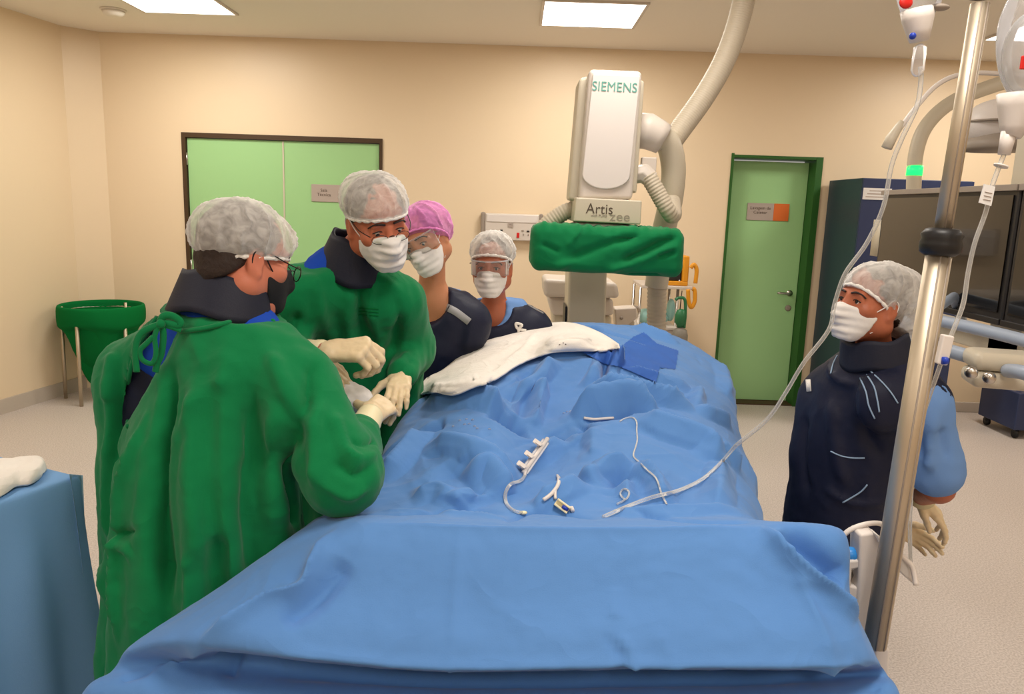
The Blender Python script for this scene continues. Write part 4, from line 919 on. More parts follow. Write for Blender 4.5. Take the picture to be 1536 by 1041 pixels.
# ---- stopcock manifold and lines on the drape
mf = thing('stopcock_manifold', 'clear three-way stopcock manifold with three white taps on the drape', 'medical valve', on(805, 690))
A = on(788, 705, 0.022); B = on(817, 664, 0.026); ax = nrm(B-A); side = nrm(np.cross(ax, nrm(CAM-A)))
e = MB(); nm = nrm(CAM-A); R = np.stack((side, ax, nm), 1); Ln = np.linalg.norm(B-A)
e.box((-0.011, -0.008, -0.006), (0.011, Ln+0.012, 0.006), R, A); e.build('manifold_body', M['bag'], mf, bevel=0.003)
e = MB(); e.cyl(A-ax*0.012, B+ax*0.02, 0.006, n=10); e.build('channel', M['whiteplastic'], mf)
for px, py in ((786, 700), (794, 686), (806, 666)):
    k = A+ax*(((atY(px, py, A[1])-atY(788, 705, A[1]))@ax)); k = A+ax*Ln*{786: 0.05, 794: 0.42, 806: 0.86}[px]-side*0.016+nm*0.006; e = MB(); e.box((-0.011, -0.009, -0.008), (0.010, 0.010, 0.009), R, k); e.box((-0.004, -0.005, 0.006), (0.013, 0.006, 0.014), R, k); e.cyl(k, k+side*0.016, 0.006, n=10); e.build('tap', M['whiteplastic'], mf, bevel=0.002)
P = onP([(790, 704), (786, 716), (779, 722), (766, 726), (758, 740), (760, 756), (770, 766), (783, 769)], 0.008)
e = MB(); e.tube(P, 0.0042, 8); e.build('line_tube', M['tube'], mf)
e = MB(); e.tube([A, on(787, 714, 0.01)], [0.005, 0.004], 8); e.build('connector', M['whiteplastic'], mf)
k = on(785, 769, 0.008); e = MB(); e.ball(k, (0.009, 0.006, 0.004), n=8); e.build('amber_tip', M['glovecuff'], mf)
rc = thing('roller_clamp', 'cream and blue roller clamp with short tube near the drape front fold', 'tube clamp', on(845, 760))
A = on(834, 752, 0.010); B = on(853, 766, 0.010); ax = nrm(B-A); nm = nrm(CAM-A); side = nrm(np.cross(ax, nm)); R = np.stack((side, ax, nm), 1); Ln = np.linalg.norm(B-A)
e = MB(); e.box((-0.009, 0, -0.006), (-0.004, Ln, 0.010), R, A); e.box((0.004, 0, -0.006), (0.009, Ln, 0.010), R, A); e.box((-0.009, 0, -0.008), (0.009, Ln, -0.004), R, A); e.build('clamp_body', M['glovecuff'], rc, bevel=0.002)
e = MB(); e.lathe([(0.008, -0.0035), (0.008, 0.0035)], A+ax*Ln*0.72+nm*0.004, side); e.build('roller_wheel', M['darkblue'], rc)
e = MB(); e.tube(onP([(833, 748), (833, 735), (838, 722), (836, 713)], 0.008), 0.0035, 8); e.tube(onP([(838, 716), (837, 728), (826, 742), (815, 750)], 0.008), 0.0045, 8); e.build('clamp_tube', M['whiteplastic'], rc)
e = MB(); e.tube([on(852, 763, 0.010), on(858, 762, 0.010), on(859, 766, 0.01)], 0.005, 8); e.build('luer_tip', M['whiteplastic'], rc)
cc = thing('catheter_clip', 'small white tube tip lying on the middle of the drape', 'tube', on(895, 628))
e = MB(); e.tube(onP([(876, 627), (890, 629), (906, 628), (920, 627)], 0.008), [0.003]*6+[0.0042]*30 if 0 else 0.0042, 8); e.build('tube_tip', M['whiteplastic'], cc)
tl2 = thing('clear_line', 'thin clear tube zigzagging down the middle of the drape', 'tube', on(955, 660))
e = MB(); e.tube(onP([(930, 632), (936, 628), (948, 626), (955, 632), (955, 645), (956, 660), (953, 672), (950, 684), (960, 694), (972, 706), (985, 718), (992, 740), (1000, 756)], 0.005), 0.0022, 8); e.build('tube_run', M['tube'], tl2)
for x, y in ((955, 640), (955, 667), (957, 652), (952, 682)):
    pass
e = MB(); e.tube(onP([(925, 756), (940, 748), (944, 738), (936, 733), (930, 741), (938, 750)], 0.006), 0.0022, 8); e.build('tube_coil', M['tube'], tl2)
# water beads on the left thigh of the drape
for k, (x, y) in enumerate([(690, 631), (700, 629), (704, 636), (712, 640), (716, 643), (734, 644), (697, 637), (709, 630), (680, 640), (851, 618), (846, 620), (856, 617)]):
    h = hit(DB, x, y)
    if h is None: continue
    e = MB(); e.ball(h[0], (0.0042, 0.0042, 0.003), n=6); w = e.build('water_drop', M['bag'])
    tag(w, 'tiny clear water drop on the draped knee near the gloved hands' if k < 9 else 'tiny clear water drop on the drape above the stopcock manifold', 'water drop', 'water drops on the knee' if k < 9 else 'water drops above the manifold')
# ================================================================== IV pole and its bags
PT = atY(1481, -60, 1.42); PB = atY(1312, 968, 1.42); pax = nrm(PT-PB)
def pole_at(py):  # point on the pole at image row
    lo, hi = 0.0, 1.0
    for _ in range(30):
        m = (lo+hi)/2; p = PB+(PT-PB)*m; d = p-CAM
        yy = d@np.array((0, math.cos(PIT), -math.sin(PIT))); dn = d@np.array((0, -math.sin(PIT), -math.cos(PIT))); b = dn/yy; a = d[0]/yy
        v = 520.5+FOC*(a*math.sin(ROL)+b*math.cos(ROL))
        if v > py: lo = m
        else: hi = m
    return PB+(PT-PB)*lo
ip = thing('iv_pole', 'tall leaning steel infusion pole with black collar clamped to the table', 'infusion pole', PB)
K = pole_at(362); wv = np.array((1, 0, 0.0)); 
def channel(a, b, r, nm):
    e = MB(); e.tube([a, b], r, 20); o = e.build(nm, M['polesteel'], ip)
    for dx in (-0.35, 0.42):
        f = nrm((dx, -1, 0)); g = MB(); g.tube([a+f*r*0.98, b+f*r*0.98], r*0.09, 6); ORG[o] = ORG[ip]; g.build('groove', M['greyp'], o)
    return o
channel(PB, K, 0.0225, 'lower_tube'); channel(K, pole_at(6), 0.0155, 'upper_rod')
e = MB(); e.lathe([(0.026, -0.026), (0.034, -0.02), (0.036, -0.004), (0.033, 0.004), (0.036, 0.012), (0.028, 0.022), (0.02, 0.024)], K, pax); e.build('height_collar', M['black'], ip)
top = pole_at(-4); e = MB(); e.lathe([(0.022, 0), (0.026, 0.006), (0.024, 0.022), (0.012, 0.03)], top, pax); e.build('top_cap', M['brown'], ip)
hk = pole_at(-50)
e = MB(); e.tube([top, hk+pax*0.14], 0.010, 10)
hooks = []
for dx, dy in ((-0.135, 0.02), (0.08, 0.06), (-0.05, -0.14)):
    h0 = hk+pax*0.13; h1 = h0+np.array((dx, dy, 0)); e.tube(spline([h0, h0+np.array((dx*.5, dy*.5, 0.02)), h1, h1+np.array((dx*.12, dy*.12, 0.03))], 4), 0.005, 8); hooks.append(h1)
e.build('hook_crown', M['steel'], ip)
e = MB(); e.tube([atY(1452, 46, 1.44), pole_at(50)], 0.003, 6); e.build('small_hook', M['steel'], ip)
# white table clamp that carries the pole
cl = thing('table_clamp', 'white plastic rail clamp with blue knobs holding the infusion pole', 'clamp', atY(1290, 900, 1.46))
def fb(pxs, Y, dep): 
    f = [atY(*p, Y) for p in pxs]; n = len(f); V = f+[p+np.array((0, dep, 0)) for p in f]
    return V, [tuple(range(n-1, -1, -1)), tuple(range(n, 2*n))]+[(i, (i+1) % n, n+(i+1) % n, n+i) for i in range(n)]
V, F = fb([(1290, 802), (1312, 799), (1331, 816), (1320, 870), (1308, 955), (1286, 955), (1283, 940), (1288, 870)], 1.47, 0.05); build('clamp_column', V, F, M['whiteplastic'], cl, bevel=0.006)
V, F = fb([(1258, 843), (1290, 840), (1290, 853), (1279, 855), (1277, 879), (1288, 882), (1288, 897), (1276, 906), (1262, 900)], 1.475, 0.035); build('clamp_yoke', V, F, M['whiteplastic'], cl, bevel=0.005)
V, F = fb([(1312, 800), (1318, 803), (1334, 818), (1322, 892), (1314, 890), (1324, 822)], 1.462, 0.03); build('clamp_jaw', V, F, M['mask'], cl, bevel=0.003)
e = MB(); e.lathe([(0.012, 0), (0.016, 0.004), (0.016, 0.022), (0.010, 0.03)], atY(1264, 830, 1.50), (1, -0.3, 0)); e.build('clamp_knob', M['bluep'], cl)
e = MB(); e.lathe([(0.010, 0), (0.012, 0.004), (0.012, 0.012)], atY(1285, 869, 1.52), (0, -1, 0)); e.build('clamp_knob', M['darkblue'], cl)
V, F = fb([(1310, 962), (1336, 975), (1334, 1000), (1338, 1060), (1322, 1060), (1312, 990)], 1.44, 0.05); build('pole_socket', V, F, M['whiteplastic'], cl, bevel=0.006)
e = MB(); e.tube([atY(1272, 860, 1.5), atY(1270, 880, 1.55), (0.47, 1.75, 0.80)], 0.012, 8); e.tube([atY(1318, 1000, 1.46), atY(1290, 1010, 1.5), (0.47, 1.72, 0.79)], 0.012, 8); e.build('rail_bracket', M['steel'], cl)
e = MB(); e.tube(spline([atY(1256, 812, 1.50), atY(1275, 795, 1.5), atY(1300, 786, 1.5), atY(1322, 786, 1.5), atY(1335, 800, 1.5), atY(1350, 830, 1.52), atY(1368, 850, 1.52), atY(1374, 878, 1.5)], 6), 0.0055, 8); e.build('looped_tube', M['whiteplastic'], cl)
V, F = fb([(1352, 830), (1362, 838), (1372, 862), (1372, 878), (1358, 866), (1350, 858)], 1.53, 0.03); build('tube_holder', V, F, M['mask'], cl, bevel=0.006)
# drip bags
def bag(name, label, c, w, h, d, neck, Y):
    t = thing(name, label, 'infusion bag', c)
    S = SDF.box(c-np.array((w, d, h))*1.1, c+np.array((w, d, h))*1.1, 0.006)
    S.add(Ell(c+np.array((0, 0, 0.1*h)), (w*0.95, d, h*0.9))); S.add(Cone(c+np.array((0, 0, 0.2*h)), c+np.array((0, 0, -0.75*h)), w*0.62, w*0.25), 0.03); V, F = S.mesh(); build('bag_film', V, F, M['bag'], t)
    return t
def chain(pts, n=6): return spline([atY(*p) for p in pts], n)
bt = bag('drip_bag', 'clear drip bag with a red tag hanging left of the pole top', atY(1384, -40, 1.45), 0.05, 0.10, 0.03, 0, 1.45)
k = atY(1359, 4, 1.41); e = MB(); e.ball(k, (0.012, 0.004, 0.010), n=8); e.build('red_tag', M['red'], bt, label='red round tag')
e = MB(); e.tube([atY(1376, 14, 1.45), atY(1377, 30, 1.45), atY(1378, 46, 1.45), atY(1379, 62, 1.45)], [0.028, 0.026, 0.021, 0.016], 14); e.build('port_cap', M['whiteplastic'], bt)
e = MB(); e.ball(atY(1369, 54, 1.425), 0.006, n=8); e.build('port_dot', M['darkblue'], bt)
e = MB(); e.ball(atY(1408, 11, 1.44), (0.019, 0.012, 0.006)); e.build('side_port', M['greyp'], bt)
e = MB(); e.tube([hooks[0], atY(1384, -90, 1.45)], 0.004, 6); e.build('hanger', M['whiteplastic'], bt)
e = MB(); e.lathe([(0.004, 0), (0.011, -0.006), (0.0115, -0.045), (0.008, -0.052), (0.0035, -0.056)], atY(1381, 66, 1.45)); e.build('drip_chamber', M['bag'], bt)
B2 = atY(1548, 62, 1.40); bt2 = bag('drip_bag', 'full clear drip bag with a red mark at the right picture edge', B2, 0.062, 0.115, 0.035, 0, 1.4)
e = MB(); e.ball(B2-np.array((0, 0, 0.02)), (0.048, 0.026, 0.07)); e.build('clear_fluid', M['tube'], bt2)
k = atY(1536, 94, 1.345); e = MB(); e.box(k-np.array((0.006, 0.002, 0.011)), k+np.array((0.012, 0.002, 0.011))); e.build('red_mark', M['red'], bt2, bevel=0.002)
e = MB(); e.tube([atY(1528, 140, 1.4), atY(1526, 160, 1.4), atY(1522, 190, 1.4), atY(1516, 205, 1.4)], [0.034, 0.03, 0.024, 0.016], 12); e.build('port_cap', M['whiteplastic'], bt2)
e = MB(); e.tube([hooks[1], B2+np.array((0, 0, 0.1))], 0.004, 6); e.build('hanger', M['whiteplastic'], bt2)
e = MB(); e.tube([atY(1514, 196, 1.4), atY(1506, 232, 1.4)], [0.013, 0.010], 12); e.build('drip_chamber', M['whiteplastic'], bt2)
l2 = thing('infusion_line', 'clear infusion line with paper tag and clamp hanging right of the pole', 'infusion line', atY(1480, 300, 1.4))
P = chain([(1506, 232, 1.40), (1498, 252, 1.4), (1488, 280, 1.4), (1478, 320, 1.4), (1462, 365, 1.4), (1452, 410, 1.4), (1445, 455, 1.4), (1432, 490, 1.4), (1420, 520, 1.4), (1406, 560, 1.4), (1392, 600, 1.42), (1380, 640, 1.46), (1370, 700, 1.47), (1365, 780, 1.49), (1366, 846, 1.53)])
e = MB(); e.tube(P, 0.0042, 8); e.build('line_tube', M['tube'], l2)
e = MB(); e.lathe([(0.012, 0), (0.012, 0.003)], atY(1501, 250, 1.4), (0.3, 0, 1)); e.build('flange', M['whiteplastic'], l2)
V, F = fb([(1477, 276), (1493, 280), (1487, 309), (1469, 304)], 1.388, 0.003); pt = build('paper_tag', V, F, M['paper'], l2, smooth=False); ORG[pt] = ORG[l2]
e = MB()
for s in (0.3, 0.5, 0.7): a = atY(1479-6*s, 279+28*s, 1.3875); b_ = atY(1490-6*s, 282+27*s, 1.3875); e.tube([a, b_], 0.0008, 4)
e.build('print_lines', M['signgrey'], pt)
V, F = fb([(1416, 502), (1433, 505), (1422, 549), (1406, 546)], 1.38, 0.014); ck = build('roller_clamp', V, F, M['whiteplastic'], l2, bevel=0.003); ORG[ck] = ORG[l2]
e = MB(); e.lathe([(0.007, -0.004), (0.007, 0.004)], atY(1417, 541, 1.377), (1, 0.2, 0)); e.build('clamp_wheel', M['darkblue'], ck)
l1 = thing('infusion_line', 'long clear infusion line sweeping from the hanging bag down onto the drape', 'infusion line', atY(1330, 250, 1.45))
P = chain([(1381, 100, 1.45), (1381, 125, 1.45), (1375, 160, 1.45), (1352, 210, 1.46), (1337, 250, 1.47), (1325, 310, 1.48), (1300, 365, 1.5), (1268, 410, 1.52), (1252, 455, 1.54), (1243, 495, 1.55), (1205, 545, 1.58), (1178, 590, 1.62), (1150, 630, 1.66), (1104, 668, 1.70)])
P += onP([(1085, 690), (1055, 718), (1015, 737), (980, 745), (940, 760), (912, 772), (905, 775)], 0.016)
e = MB(); e.tube(P, 0.0045, 8); e.build('line_tube', M['tube'], l1)
# ================================================================== instrument table at the left
cn = atZ(122, 712, .9); f0 = atZ(0, 752, .9); dF = nrm(f0-cn); bk = atZ(62, 697, .9); dB = nrm(bk-cn); dB = nrm(dB-dF*(dB@dF)*0.55)
st = thing('instrument_table', 'instrument table under a blue sheet at the lower left', 'table', (*(cn+dF*0.4+dB*0.3)[:2], 0))
o = cn+dF*0.03+dB*0.03
e = MB(); t0 = [o, o+dF*0.75, o+dF*0.75+dB*0.5, o+dB*0.5]; e.hexa([p-np.array((0, 0, 0.045)) for p in t0]+[p-np.array((0, 0, 0.012)) for p in t0]); e.build('table_top', M['steel'], st, smooth=False)
for p in t0: q = p+(np.mean(t0, 0)-p)*0.1; e = MB(); e.cyl((q[0], q[1], 0), (q[0], q[1], .86), 0.014, n=10); e.build('leg', M['steel'], st)
per = []  # rounded perimeter walked around the table top
W_, D_ = 0.8, 0.56
for s in np.linspace(0, W_, 40)[::-1]: per.append((s, 0.0))
for s in np.linspace(0, D_, 30)[1:]: per.append((0.0, s))
for s in np.linspace(0, W_, 40)[1:]: per.append((s, D_))
for s in np.linspace(0, D_, 30)[1:-1][::-1]: per.append((W_, s))
per = np.array(per); n = len(per); V = []; F = []
zl = [(0.0, 0.5), (0.0, 0.85), (0.0, 0.97), (-0.006, 1.0), (-0.03, 1.012), (-0.12, 1.012), (-0.3, 1.018), (-0.5, 1.026), (-0.7, 1.034), (-0.85, 1.04)]
for dz, sc in zl:
    for k in range(n):
        s, d = per[k]; s2 = W_/2+(s-W_/2)*(1-(1-sc)); d2 = D_/2+(d-D_/2)*(1-(1-sc)); w = min(1, -dz*3)
        p = cn+dF*s2+dB*d2+np.array((0, 0, dz)); out = (dF*(s-W_/2)/W_+dB*(d-D_/2)/D_); out = out/np.linalg.norm(out)
        cor = math.exp(-(((s)**2+(d)**2))/0.008); ph = k/n*2*PI
        p = p+out*w*(0.012*math.sin(9*ph+1)+0.008*math.sin(23*ph)+0.05*cor*min(1, -dz*1.6))
        V.append(p)
for i in range(len(zl)-1):
    for k in range(n): F.append((i*n+k, (i+1)*n+k, (i+1)*n+(k+1) % n, i*n+(k+1) % n))
F.append(tuple(range(n)))
V = np.array(V); Fq = np.array([f for f in F if len(f) == 4])
build('table_sheet', V, F, M['drape2'], st, sub=2, label='blue sheet hanging to the floor')
# thin paler flap at the sheet corner
fl_ = [atZ(104, 712, .905), atZ(122, 709, .905)]; P1 = atY(108, 712, cn[1]+0.0); V = []; F = []
lft = [(104, 711), (112, 760), (121, 830), (128, 900), (132, 980), (136, 1060)]; rgt = [(124, 713), (126, 765), (126, 800), (134, 860), (146, 930), (149, 1000)]
for (a, b_) in zip(spline([np.array(p, float) for p in lft], 5), spline([np.array(p, float) for p in rgt], 5)):
    for s in np.linspace(0, 1, 6): q = a+(b_-a)*s; V.append(atY(q[0], q[1], cn[1]-0.03+0.05*s+0.008*math.sin(s*6)))
m_ = len(V)//6
for i in range(m_-1):
    for k in range(5): F.append((i*6+k, i*6+k+1, (i+1)*6+k+1, (i+1)*6+k))
build('sheet_flap', V, F, M['thinblue'], st, solid=0.001, label='thin paler blue flap at the sheet corner')
wc = thing('folded_towel', 'folded cream white towel on the blue instrument table', 'towel', atZ(20, 715, .9))
up = [(-90, 690), (-40, 692), (0, 694), (40, 694), (64, 698), (67, 706)]; dn = [(-90, 770), (-40, 758), (0, 745), (25, 731), (46, 727), (60, 716)]
U = np.array(spline([np.array(p, float) for p in up], 8)); W = np.array(spline([np.array(p, float) for p in dn], 8)); nu = len(U); nw = 14; V = []
for i in range(nw):
    for j in range(nu):
        t = i/(nw-1); q = W[j]+(U[j]-W[j])*t; p = atZ(q[0], q[1], .905); V.append(p+np.array((0, 0, 0.022*min(1, min(t, 1-t)*7, (nu-1-j)/5+0.1))))
V = np.array(V); V[:, 2] += 0.006*fbm(V, 16, 2)
i = np.arange(nw-1)[:, None]*nu+np.arange(nu-1)[None, :]; F = np.stack((i, i+1, i+nu+1, i+nu), -1).reshape(-1, 4)
build('towel_cloth', V, F, M['cloth'], wc, solid=0.010)
# ================================================================== people
def perp_frame(fwd, roll=0.0, up=(0, 0, 1)):
    f = nrm(fwd); u = np.asarray(up, float); u = nrm(u-f*(u@f)); r = np.cross(f, u)
    c, s = math.cos(roll), math.sin(roll); u2 = u*c+r*s; r2 = r*c-u*s
    return np.stack((r2, f, u2), 1)
class Head:
    def __init__(s, c, fwd, roll=0.0, k=1.0):
        s.c = np.asarray(c, float); s.R = perp_frame(fwd, roll); s.k = k
    def p(s, x, y, z): return s.c+s.R@(np.array((x, y, z))*s.k)
    def loc(s, V): return ((np.asarray(V)-s.c)@s.R)/s.k
    def ell(s, c, r): return Ell(s.p(*c), np.array(r)*s.k, s.R)
    def cone(s, a, b, ra, rb=None): return Cone(s.p(*a), s.p(*b), ra*s.k, (ra if rb is None else rb)*s.k)
    def half(s, n, d):  # fn negative where local n.p < d
        n = np.asarray(n, float); w = s.R@n
        return lambda X, Y, Z: ((X-s.c[0])*w[0]+(Y-s.c[1])*w[1]+(Z-s.c[2])*w[2])/s.k-d
def skull(S, h):
    S.add(h.ell((0, -0.014, 0.035), (0.076, 0.097, 0.090)))
    S.add(h.ell((0, 0.028, -0.038), (0.061, 0.070, 0.078)), 0.03)
    S.add(h.cone((-0.02, 0.068, -0.092), (0.02, 0.068, -0.092), 0.022), 0.035)
    S.add(h.cone((-0.05, -0.01, -0.06), (0.05, -0.01, -0.06), 0.03), 0.04)
    for q in (-1, 1): S.add(h.ell((q*0.046, 0.062, -0.020), (0.022, 0.022, 0.02)), 0.025)
    S.add(h.cone((-0.036, 0.080, 0.024), (0.036, 0.080, 0.024), 0.012), 0.018)
    for q in (-1, 1): S.sub(h.ell((q*0.031, 0.101, 0.004), (0.020, 0.014, 0.012)), 0.014)
    S.add(h.cone((0, 0.092, 0.012), (0, 0.114, -0.034), 0.009, 0.014), 0.014)
    for q in (-1, 1): S.add(h.ell((q*0.014, 0.098, -0.038), (0.010, 0.012, 0.009)), 0.008)
    S.add(h.cone((-0.018, 0.092, -0.064), (0.018, 0.092, -0.064), 0.007), 0.012)
    S.add(h.cone((-0.015, 0.091, -0.074), (0.015, 0.091, -0.074), 0.007), 0.010)
    for q in (-1, 1):
        S.add(h.ell((q*0.078, -0.012, -0.008), (0.010, 0.020, 0.033)), 0.010)
        S.sub(h.ell((q*0.090, -0.008, -0.004), (0.008, 0.012, 0.020)), 0.006)
        S.add(h.cone((q*0.079, 0.0, -0.034), (q*0.076, -0.002, -0.040), 0.008), 0.006)
        for dz in (0.0125, -0.0085): S.add(h.cone((q*0.018, 0.087, 0.004+dz*0.55), (q*0.045, 0.080, 0.003+dz*0.5), 0.006), 0.005)
def hand_chain(w, d, n, t, curl, thumb, L=1.0, spread=0.05):
    # wrist w, direction d, back-of-hand normal n, t = +1/-1 side of the thumb along cross(d, n)
    d = nrm(d); n = nrm(n-d*np.dot(n, d)); x = np.cross(d, n)*t
    out = []; pos = (0.026, 0.009, -0.009, -0.026); ln = ((.044, .027, .021), (.049, .030, .022), (.045, .028, .021), (.035, .021, .019)); kn = (.088, .092, .086, .076)
    for i in range(4):
        a = w+x*pos[i]*0.7*L+d*0.012; k = w+(x*pos[i]+d*kn[i])*L; out.append((a, k, 0.0125*L, 0.0115*L, 'palm'))
        ang = 0; p = k; r = 0.0098 if i < 3 else 0.0085; dd0 = nrm(d+x*spread*(1.5-i))
        c = curl[i] if hasattr(curl[0], '__len__') else curl
        for j in range(3):
            ang += c[j]; dd = dd0*math.cos(ang)-n*math.sin(ang); q = p+dd*ln[i][j]*L; out.append((p, q, (r-0.0006*j)*L, (r-0.0006*(j+1))*L, 'fin')); p = q
    a = w+(x*0.022+d*0.022-n*0.004)*L; v = nrm(x*thumb[0]+d*thumb[1]-n*thumb[2]); b = a+v*0.042*L; out.append((a, b, 0.015*L, 0.0125*L, 'palm'))
    v2 = nrm(v*0.75+d*0.5-n*0.18*thumb[3]); c_ = b+v2*0.032*L; out.append((b, c_, 0.0115*L, 0.0105*L, 'fin')); v3 = nrm(v2*0.8+d*0.35-n*0.3*thumb[3]); out.append((c_, c_+v3*0.026*L, 0.0105*L, 0.0085*L, 'fin'))
    return out
def glove(hc, w, elbow, parent, h=0.0026, cuff=0.075, name='glove', m='glove', seed=1):
    P = np.array([p for s in hc for p in (s[0], s[1])]+[w+nrm(elbow-w)*cuff]); S = SDF.box(P.min(0)-0.035, P.max(0)+0.035, h)
    u = nrm(elbow-w)
    for a, b, ra, rb, k in hc: S.add(Cone(a, b, ra, rb), 0.012 if k == 'palm' else 0.005)
    S.add(Cone(w+u*0.02, w-u*0.012, 0.027, 0.024), 0.02)
    V, F = S.mesh(); N = vnormals(V, F); V = V+N*(0.0012*fbm(V, 60, seed))[:, None]
    o = build(name, V, F, M[m], parent); ORG[o] = ORG[parent]
    e = MB(); st = [w+u*s for s in np.linspace(-0.006, cuff, 12)]; rr = [0.0315+0.008*s+0.0012*math.sin(s*40) for s in np.linspace(0, 1, 12)]; rr[-1] += 0.002; rr[0] = 0.027; e.tube(st, rr, 24); e.build('glove_cuff', M['glovecuff'], o, label='pale rolled glove cuff')
    return o
def axis(parts):
    out = []
    for lo, hi, h in parts: out.append(np.arange(lo, hi, h))
    a = np.unique(np.concatenate(out)); k = [a[0]]
    for v in a[1:]:
        if v-k[-1] > 0.0028: k.append(v)
    return np.array(k)
def body(t, h, J, hands, skin, tor, neck_r=0.056, pants='scrub'):
    a0s = []
    sh, el, wr, hp, kn, an = J['sh'], J['el'], J['wr'], J['hp'], J['kn'], J['an']
    pts = np.array([h.c]+sh+el+wr+hp+kn+an); lo = pts.min(0)-0.28; hi = pts.max(0)+0.28; lo[2] = -0.02; hi[2] = max(hi[2], h.c[2]+0.2)
    den = [(h.c-0.16, h.c+0.16, 0.0045)]+[(np.array([p for s in hc for p in s[:2]]).min(0)-0.02, np.array([p for s in hc for p in s[:2]]).max(0)+0.02, 0.006) for hc in hands]
    ax = []
    for i in range(3):
        sg = []; co = np.arange(lo[i], hi[i], 0.013)
        keep = np.ones(len(co), bool)
        for a, b, hh in den: keep &= ~((co > a[i]) & (co < b[i]))
        vals = list(co[keep])
        for a, b, hh in den: vals += list(np.arange(a[i], b[i], hh))
        v = np.sort(np.array(vals)); k = [v[0]]
        for q in v[1:]:
            if q-k[-1] > 0.0035: k.append(q)
        ax.append(np.array(k))
    S = SDF(*ax)
    S.add(Loft(tor), 0)
    nb = J['nb']; S.add(Cone(h.p(0, -0.022, -0.05), nb, neck_r*0.95*h.k, neck_r), 0.03)
    for i in (0, 1):
        S.add(Cone(nb-np.array((0, 0, 0.02)), sh[i], 0.05, 0.05), 0.04)
        S.add(Cone(sh[i], el[i], 0.050, 0.041), 0.03); S.add(Cone(el[i], wr[i], 0.042, 0.027), 0.015)
        S.add(Cone(hp[i], kn[i], 0.085, 0.055), 0.05); S.add(Cone(kn[i], an[i], 0.054, 0.036), 0.02)
        f = nrm(np.array((J['fw'][0], J['fw'][1], 0))); a0 = np.array((an[i][0], an[i][1], 0.045)); a0s.append(a0); S.add(Cone(a0-f*0.05, a0+f*0.15, 0.034, 0.03), 0.03)
    skull(S, h)
    for hc in hands:
        for a, b, ra, rb, k in hc: S.add(Cone(a, b, ra-0.0018, rb-0.0018), 0.010 if k == 'palm' else 0.004)
    V, F = S.mesh()
    for i in (0, 1):
        Q = SDF.box(a0s[i]-np.array((0.24, 0.24, 0.12)), a0s[i]+np.array((0.24, 0.24, 0.14)), 0.011); f = nrm(np.array((J['fw'][0], J['fw'][1], 0))); c0 = a0s[i]
        Q.add(Cone(c0-f*0.05, c0+f*0.16, 0.046, 0.042)); Q.add(Cone(c0-f*0.02+np.array((0, 0, 0.05)), c0+f*0.10, 0.045, 0.04), 0.03); Q.clip(plane((0, 0, 0.001), (0, 0, -1)), 0.005)
        SV, SF = Q.mesh(); build('shoe', SV, SF, M['shoe'], t)
    if pants:
        lo2 = np.min(kn+an+hp, 0)-0.2; hi2 = np.max(kn+an+hp, 0)+0.2; lo2[2] = 0.03; Q = SDF.box(lo2, hi2, 0.014)
        for i in (0, 1): Q.add(Cone(hp[i], kn[i], .100, .078), .05); Q.add(Cone(kn[i], an[i]-np.array((0, 0, .01)), .078, .068), .02)
        SV, SF = Q.mesh(); build('trousers', SV, SF, M[pants], t)
    return build('body', V, F, skin, t)
def eyes(t, h, look=(0, 1, -0.1), brow='hairdark', lid=0.0):
    lk = nrm(h.R@np.array(look))
    for q in (-1, 1):
        c = h.p(q*0.031, 0.0785, 0.0035); e = MB(); e.ball(c, 0.0122*h.k, n=12); o = e.build('eye', M['eyewhite'], t)
        e = MB(); e.lathe([(0.0062*h.k, 0.0102*h.k), (0.0058*h.k, 0.0118*h.k), (0.003*h.k, 0.0128*h.k)], c, lk, 14); e.build('iris', M['iris'], o)
        e = MB(); e.tube(spline([h.p(q*0.013, 0.0965, 0.028), h.p(q*0.029, 0.0965, 0.032), h.p(q*0.044, 0.087, 0.028), h.p(q*0.054, 0.077, 0.018)], 5), [0.003*h.k]*8+[0.0022*h.k]*8, 8, sq=1.6); e.build('eyebrow', M[brow], t)
        e = MB(); e.tube(spline([h.p(q*0.016, 0.0895, 0.005), h.p(q*0.031, 0.0935, 0.0105), h.p(q*0.046, 0.086, 0.004)], 5), 0.0016*h.k, 6); e.build('eyelash', M['hairdark'], t)
def hair(t, h, m, nape=-0.075, side=0.02):
    S = SDF.box(h.c-0.17, h.c+0.17, 0.006)
    S.add(h.ell((0, -0.020, 0.036), (0.081, 0.098, 0.093))); S.add(h.ell((0, -0.06, -0.035), (0.062, 0.045, 0.06)), 0.03)
    S.clip(h.half((0, 0.62, -0.78), 0.0), 0.01); S.clip(h.half((0, 0, -1), -nape), 0.01)
    V, F = S.mesh(); N = vnormals(V, F); V = V+N*(0.003*fbm(V, 45, 2))[:, None]; return build('hair', V, F, m, t)
